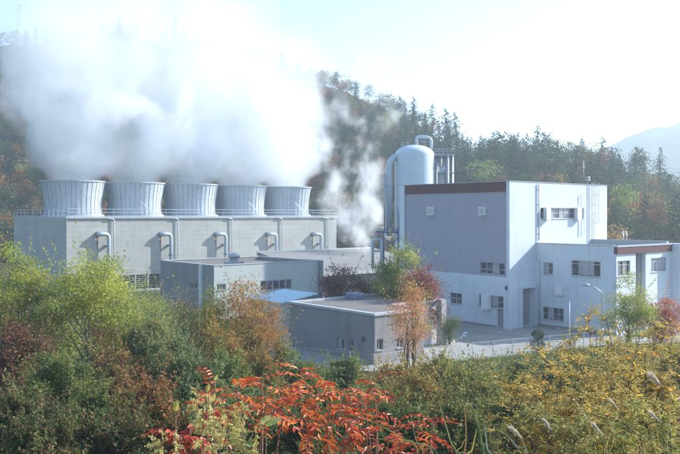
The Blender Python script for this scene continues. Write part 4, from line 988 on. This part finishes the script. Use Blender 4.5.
# ------------------------------------------------------------------ forest on the hill
def conifer_proto(seed):
    rg=np.random.default_rng(seed); P=[];S=[]
    n=16; R0=.28+.13*rg.random(); pw=.38+.35*rg.random(); z0=.08+.10*rg.random(); off=rg.normal(size=2)*.02
    for k in range(n):
        zc=z0+(.97-z0)*k/(n-1); nb=int(9*(1-zc)+5)
        for j in range(nb):
            z=zc+rg.normal()*.022; r=R0*max(.02,1-(z-z0)/(1.03-z0))**pw+.018
            az=rg.random()*6.283; rr=r*(.55+.65*rg.random()); tilt=rg.normal()*.03
            for q in range(7):
                f=(q+.8)/7; P.append([math.cos(az)*rr*f+off[0]*z,math.sin(az)*rr*f+off[1]*z,z+tilt*f-.06*f*f+.016*rg.normal()]); S.append(.062*(1.1-.4*f)*(1.05-.45*z))
    P=np.array(P)+rg.normal(size=(len(P),3))*.012; S=np.array(S)*(.6+.8*rg.random(len(P)))
    V,c=leaf_cloud(P,S,rg,.6,.9); return V,c
def broad_proto(seed,n=900,wide=.36):
    rg=np.random.default_rng(seed); nc=26; cc=in_ball(rg,nc,.4)*np.array([[wide,wide,.36]])+np.array([0,0,.60]); cc[:,:2]*=(1-.3*np.clip((cc[:,2:3]-.6)/.36,0,1))
    cr=.075+.06*rg.random(nc); ci=rg.integers(0,nc,n); P=cc[ci]+rg.normal(size=(n,3))*cr[ci][:,None]*np.array([[.8,.8,.6]])
    V,c=leaf_cloud(P,.045*(.6+.9*rg.random(n)),rg,.75,.5); return V,c
def trunk_geo(h=.5,r=.014):
    m=MB(); m.tube([(0,0,-.03),(.005,0,h*.5),(0,.004,h)],[r,r*.8,r*.25],5,False); return m
def proto_mesh(name,geo,pal,h=.8):
    V,c=geo; t=trunk_geo(h); nV=len(V); tV=np.array(t.V); idx=np.concatenate([np.arange(nV)]+[np.array(f)+nV for f in t.F]); cnt=np.concatenate([c,[len(f) for f in t.F]])
    mi=np.concatenate([np.zeros(len(c),int),np.ones(len(t.F),int)])
    return np_mesh(name,np.concatenate([V,tV]),idx,cnt,mi,[L[pal],M['bark']])
CG=[conifer_proto(k) for k in (1,2,3,5,6,11)]; BG=[broad_proto(k,900,w) for k,w in ((7,.36),(8,.42),(9,.32),(10,.46))]
con=[proto_mesh('conifer',g,'f_con') for g in CG]
bro={p:[proto_mesh('broadleaf',g,p,.6) for g in BG] for p in ('f_green','f_brown','f_red','f_orange','f_lime')}
rg=np.random.default_rng(2024)
pts=[]; cand=0; cell={}
while cand<26000:
    cand+=1
    Y=math.sqrt(rg.uniform(124**2,400**2)); u=rg.uniform(-70,770)
    y0=np.interp(u,Y0U,Y0V); yr=np.interp(u,RU,RY)
    if not (y0+3<Y<yr*1.015): continue
    x=(u-U0)*Y/F; key=(int(x//5),int(Y//5)); d0=3.9 if Y<260 else 5.0
    if any((x-a)**2+(Y-b)**2<d0*d0 for i in (-1,0,1) for j in (-1,0,1) for a,b in cell.get((key[0]+i,key[1]+j),())): continue
    # nothing inside the plant
    lx=(x-O_T[0])*B[0]+(Y-O_T[1])*B[1]; 
    cxl=(x-C.o[0])*B[0]+(Y-C.o[1])*B[1]; cyl=(x-C.o[0])*A[0]+(Y-C.o[1])*A[1]
    if -6<cxl<CL+6 and -6<cyl<CT+6: continue
    cell.setdefault(key,[]).append((x,Y)); pts.append((x,Y,u))
lowv=lambda x,Y:mnoise.noise(Vector((x*.018,Y*.018,4)))
items=[]
for x,Y,u in pts:
    s=lowv(x,Y); zg=float(height(x,Y)); t=(Y-np.interp(u,Y0U,Y0V))/(np.interp(u,RU,RY)-np.interp(u,Y0U,Y0V))
    if u>455: pc=.45 if t>.22 else .22
    elif u>400: pc=.6
    else: pc=.26 if u>300 else .2
    pc=min(.95,max(.05,pc+s*.6)); r=rg.random()
    if r<pc: items.append(('c',x,Y,zg,rg.uniform(7.5,12.5) if u>400 else rg.uniform(8,12),'f_con',u,t))
    else:
        if u>455: w=[.42,.16,.20,.16,.06] if t<.4 else [.68,.12,.10,.10,0]
        else: w=[.38,.34,.09,.15,.04]
        pal=['f_green','f_brown','f_red','f_orange','f_lime'][rg.choice(5,p=np.array(w)/sum(w))]
        items.append(('b',x,Y,zg,rg.uniform(5.5,9.5),pal,u,t))
# the nearest 290 of each kind are things of their own, the rest one wood
vis=lambda it:(0 if 300<it[6]<700 else (1 if it[6]<60 else 2), it[2])
cs=sorted([i for i in items if i[0]=='c'],key=vis); bs=sorted([i for i in items if i[0]=='b'],key=vis)
NI=250
names={'f_green':'green','f_brown':'brown','f_red':'red','f_orange':'orange','f_lime':'light green'}
def place(it,k):
    kind,x,Y,zg,h,pal,u,t=it
    me=con[k%6] if kind=='c' else bro[pal][k%4]
    nm='conifer_tree' if kind=='c' else 'broadleaf_tree'
    o=mesh_obj(nm,me,None,(x,Y,zg-.15)); w=h*rg.uniform(.9,1.45)
    o.scale=(w,w,h) if kind=='c' else (h*rg.uniform(.9,1.15),)*2+(h,)
    o.rotation_euler=(0,0,rg.uniform(0,6.28))
    side='on the hill behind the white block' if u>455 else ('on the slope behind the tall tank' if u>380 else ('on the slope between steam and tank' if u>290 else 'on the slope left of the steam'))
    lvl='high' if t>.62 else ('half way up' if t>.3 else 'low')
    c='dark green conifer' if kind=='c' else names[pal]+' broadleaf tree'
    tag(o,f'{c} {lvl} {side}','tree',f'{c}s {lvl} {side}')
for k,it in enumerate(cs[:NI]): place(it,k)
for k,it in enumerate(bs[:NI]): place(it,k)
# the rest of the wood
allV=[];allC=[];allM=[]; pl=['f_con','f_green','f_brown','f_red','f_orange','f_lime']
for k,it in enumerate(cs[NI:]+bs[NI:]):
    kind,x,Y,zg,h,pal,u,t=it; V,c=(CG[k%6] if kind=='c' else BG[k%4])
    V4=V.reshape(-1,4,3); sel=rg.random(len(V4))<.6; V4=V4[sel]; a=rg.uniform(0,6.28); ca,sa=math.cos(a),math.sin(a)
    ctr=V4.mean(1,keepdims=True); V4=ctr+(V4-ctr)*1.3
    q=V4.reshape(-1,3)*h; q=np.stack([q[:,0]*ca-q[:,1]*sa+x,q[:,0]*sa+q[:,1]*ca+Y,q[:,2]+zg-.1],1)
    allV.append(q); allC.append(np.full(len(V4),4)); allM.append(np.full(len(V4),pl.index(pal)))
if allV: tag(mesh_obj('forest',cloud_mesh('forest',np.concatenate(allV),np.concatenate(allC),[L[p] for p in pl],np.concatenate(allM))),kind='stuff')
# forest floor scrub
n=90000; U=rg.uniform(-70,770,n); T_=rg.random(n)**.8; y0=np.interp(U,Y0U,Y0V); yr=np.interp(U,RU,RY); Yq=y0+(yr*1.0-y0)*T_; Xq=(U-U0)*Yq/F
Pq=np.stack([Xq,Yq,height(Xq,Yq)+rg.random(n)*1.6],1)
cxl=(Xq-C.o[0])*B[0]+(Yq-C.o[1])*B[1]; cyl=(Xq-C.o[0])*A[0]+(Yq-C.o[1])*A[1]; Pq=Pq[~((cxl>-2)&(cxl<CL+2)&(cyl>-2)&(cyl<CT+2))]
V,c=leaf_cloud(Pq,.55*(.5+rg.random(len(Pq))),rg,.7,.6)
nz=np.array([mnoise.noise(Vector((p[0]*.05,p[1]*.05,8))) for p in Pq])+rg.normal(size=len(Pq))*.15
tag(mesh_obj('scrub',cloud_mesh('scrub',V,c,[L['f_green'],L['f_brown'],L['f_orange']],np.where(nz>.28,2,np.where(nz>0,1,0)))),kind='stuff')
# remarkable single trees
def solo(kind,pal,u,v,Y,w,label,h=None):
    x=(u-U0)*Y/F; zt=CAMZ-(v-VH)*Y/F; zg=float(height(x,Y)); H=h or max(4,zt-zg); me=con[1] if kind=='c' else bro[pal][1]
    o=mesh_obj('conifer_tree' if kind=='c' else 'broadleaf_tree',me,None,(x,Y,zt-H)); s=w*Y/F/(.46 if kind=='c' else .95); o.scale=(s,s,H); tag(o,label,'tree')
solo('b','f_lime',624,181,150,34,'large light green rounded tree just right of the tall white block',9)
solo('b','f_lime',484,158,190,44,'pale green rounded tree behind the roof left of the white corner',9)
solo('c','f_con',501,131,232,32,'broad dark pine standing alone above the wood on the skyline',12)
solo('b','f_red',658,206,150,30,'bright red tree low on the hill right of the roof vents',6)
solo('b','f_red',640,206,160,26,'orange red tree low on the hill above the roof vents',6)
solo('b','f_green',618,198,143,22,'small blue green tree under the large light green one',6)
solo('c','f_con',456,112,262,20,'tall ragged conifer on the ridge above the tank',13)
solo('c','f_con',447,108,275,22,'leaning tall conifer at the top of the ridge above the tank',13)
# power pylon on the ridge
Yp=386.; xp=(20.3-U0)*Yp/F; zp=float(height(xp,Yp)); py=tag(empty('power_pylon',(xp,Yp,zp)),'faint lattice power pylon on the ridge at the upper left','pylon')
H=CAMZ-(5-VH)*Yp/F-zp; mb=MB(); pw=1.9
for sx in(-1,1):
    for sy in(-1,1): mb.tube([(sx*pw,sy*pw,-1),(sx*.5,sy*.5,H)],.10,4)
zz=np.linspace(0,H,9)
for a,b in zip(zz[:-1],zz[1:]):
    wa=pw-(pw-.5)*a/H; wb=pw-(pw-.5)*b/H
    for sg in(-1,1): mb.tube([(-wa*sg,-wa,a),(wb*sg,-wb,b)],.06,4); mb.tube([(-wa,wa*sg,a),(-wb,-wb*sg,b)],.06,4)
mb.build('lattice',M['galv'],py)
mb=MB()
for f in (.78,.88,.98): mb.tube([(-3.4,0,H*f),(0,0,H*f+.6),(3.4,0,H*f)],.09,4)
mb.build('cross_arm',M['galv'],py)

# ------------------------------------------------------------------ steam
def vol_mat(name,dens_fn,color=(1,1,1),aniso=.25):
    m,nt,out=new_mat(name); tc=nt.nodes.new('ShaderNodeTexCoord'); v=tc.outputs['Object']
    sx=nt.nodes.new('ShaderNodeSeparateXYZ'); nt.links.new(v,sx.inputs[0]); x,y,z=[X(nt,sx.outputs[i]) for i in range(3)]
    d=dens_fn(nt,v,x,y,z)
    p=nt.nodes.new('ShaderNodeVolumePrincipled'); p.inputs['Color'].default_value=(*color,1); p.inputs['Anisotropy'].default_value=aniso
    nt.links.new(d.v,p.inputs['Density']); nt.links.new(p.outputs[0],out.inputs['Volume'])
    return m
STK=HC+.16+5.6
def steam1(nt,v,x,y,z):
    h=(z-STK).max(0.0)
    n1=noise(nt,coords(nt,(1,1,.9)),.10,5,.6); n2=noise(nt,coords(nt,(1,1,1),(13,5,2)),.03,1,.5)
    sl=x-((h*-.30)+.9); sr=((h*.30)+52.3-(h*h*.019))-x; tw=((h*.26)+5.2)-(y-12.0-(h*.0)).abs()
    d=sl.min(sr).min(tw)
    amp=(h*.75).min(10.0)
    d=d+(n1-.5)*amp*1.7+(n2-.5)*amp*.9+h*.06
    # separate columns just above the rims
    m=(((x-5.6)/10.8+.5).frac()-.5)*10.8; rr=(m*m+(y-12.0)*(y-12.0)).pow(.5)
    colm=(rr*-1.0+4.75); k=h.ramp(.2,3.5); d2=colm.min((x*-1.0)+54.2).min(x-.4)*(k*-1.0+1.0)+d*k
    dens=d2.ramp(0.0,1.6)*(h.ramp(5,32,.185,.032))*(n1.ramp(.39,.57,.45,1.0))
    # thinner towards the drifting left edge
    dens=dens*((x+h*.4).ramp(-14,18,.4,1.0))
    return dens*(z.gt(STK-.5))
x0,x1_=-24,84; ST=MB(); ST.box(x0,x1_,-14,40,STK-.45,STK+58)
so=ST.build('steam',vol_mat('steam',steam1,(.94,.958,.975)),None,(C.o[0],C.o[1],0)); so.rotation_euler=(0,0,TH); tag(so,kind='stuff')
# wispy leak of steam rising beside the tank
def steam2(nt,v,x,y,z):
    n1=noise(nt,coords(nt,(1,1,.75),(3,9,1)),.16,5,.62); n2=noise(nt,coords(nt,(1,1,.6),(1,2,7)),.06,2,.5)
    cx=(z*-.0)+(z.ramp(0,14,3.0,-1.5))+(z.ramp(12,30,0,3.0)); w=z.ramp(0,12,3.2,4.6)
    d=w-((x-cx+(n2-.5)*9.0).abs()); d=d.min(w*.7-(y.abs()))
    e=(n1-.49)*26.0+d*.5-1.2
    return e.ramp(0,4.5)*.32*(z.ramp(16,30,1.0,.25))*(z.ramp(27,34,1,0))*(z.ramp(-3,0,0,1))
ws_=MB(); ws_.box(-13,13,-6,6,-3.4,34)
w=ws_.build('steam',vol_mat('steam_wisps',steam2),None,((362-U0)*122/F,122,6.5)); tag(w,kind='stuff')

# ------------------------------------------------------------------ haze, sky, sun, camera
hz=MB(); hz.box(-1800,1800,-400,2200,-4,195)
m,nt,out=new_mat('haze'); p=nt.nodes.new('ShaderNodeVolumePrincipled'); p.inputs['Color'].default_value=(.80,.92,1,1); p.inputs['Density'].default_value=.0006; p.inputs['Anisotropy'].default_value=.35
nt.links.new(p.outputs[0],out.inputs['Volume']); HZ=hz.build('haze',m); tag(HZ,kind='stuff')

EL,AZ=30.0,68.0                                  # elevation, azimuth clockwise from +Y
w=bpy.data.worlds.new("World"); sc.world=w; w.use_nodes=True; nt=w.node_tree
for n in list(nt.nodes): nt.nodes.remove(n)
o=nt.nodes.new('ShaderNodeOutputWorld'); bg=nt.nodes.new('ShaderNodeBackground'); sk=nt.nodes.new('ShaderNodeTexSky')
sk.sky_type='NISHITA'; sk.sun_disc=False; sk.sun_elevation=R(EL); sk.sun_rotation=R(AZ); sk.altitude=300; sk.air_density=1.3; sk.dust_density=.8; sk.ozone_density=3.4
bg.inputs['Strength'].default_value=.12; nt.links.new(sk.outputs[0],bg.inputs[0]); nt.links.new(bg.outputs[0],o.inputs[0])
sl=bpy.data.lights.new('sun','SUN'); sl.energy=4.6; sl.angle=R(.55); sl.color=(1,.95,.87); so=bpy.data.objects.new('sun',sl); COL.objects.link(so)
d=Vector((math.sin(R(AZ))*math.cos(R(EL)),math.cos(R(AZ))*math.cos(R(EL)),math.sin(R(EL)))); so.rotation_euler=d.to_track_quat('Z','Y').to_euler(); so.location=(60,20,90)
cam=bpy.data.cameras.new('camera'); co=bpy.data.objects.new('camera',cam); COL.objects.link(co); sc.camera=co
cam.sensor_width=36; cam.lens=36*F/680; cam.shift_y=-(227-VH)/680; cam.clip_start=.1; cam.clip_end=8000
co.location=(0,0,CAMZ); co.rotation_euler=(R(90),0,0)
vs=sc.view_settings; vs.view_transform='Standard'; vs.look='None'; vs.gamma=1; vs.use_curve_mapping=False; vs.exposure=1.24; vs.use_white_balance=True; vs.white_balance_temperature=6120
cy=sc.cycles; cy.use_denoising=True; cy.denoiser='OPENIMAGEDENOISE'; cy.max_bounces=14; cy.diffuse_bounces=3; cy.glossy_bounces=2; cy.transmission_bounces=3; cy.volume_bounces=12; cy.transparent_max_bounces=8
cy.volume_step_rate=.35; cy.volume_max_steps=160; cy.use_adaptive_sampling=True; cy.adaptive_threshold=.02
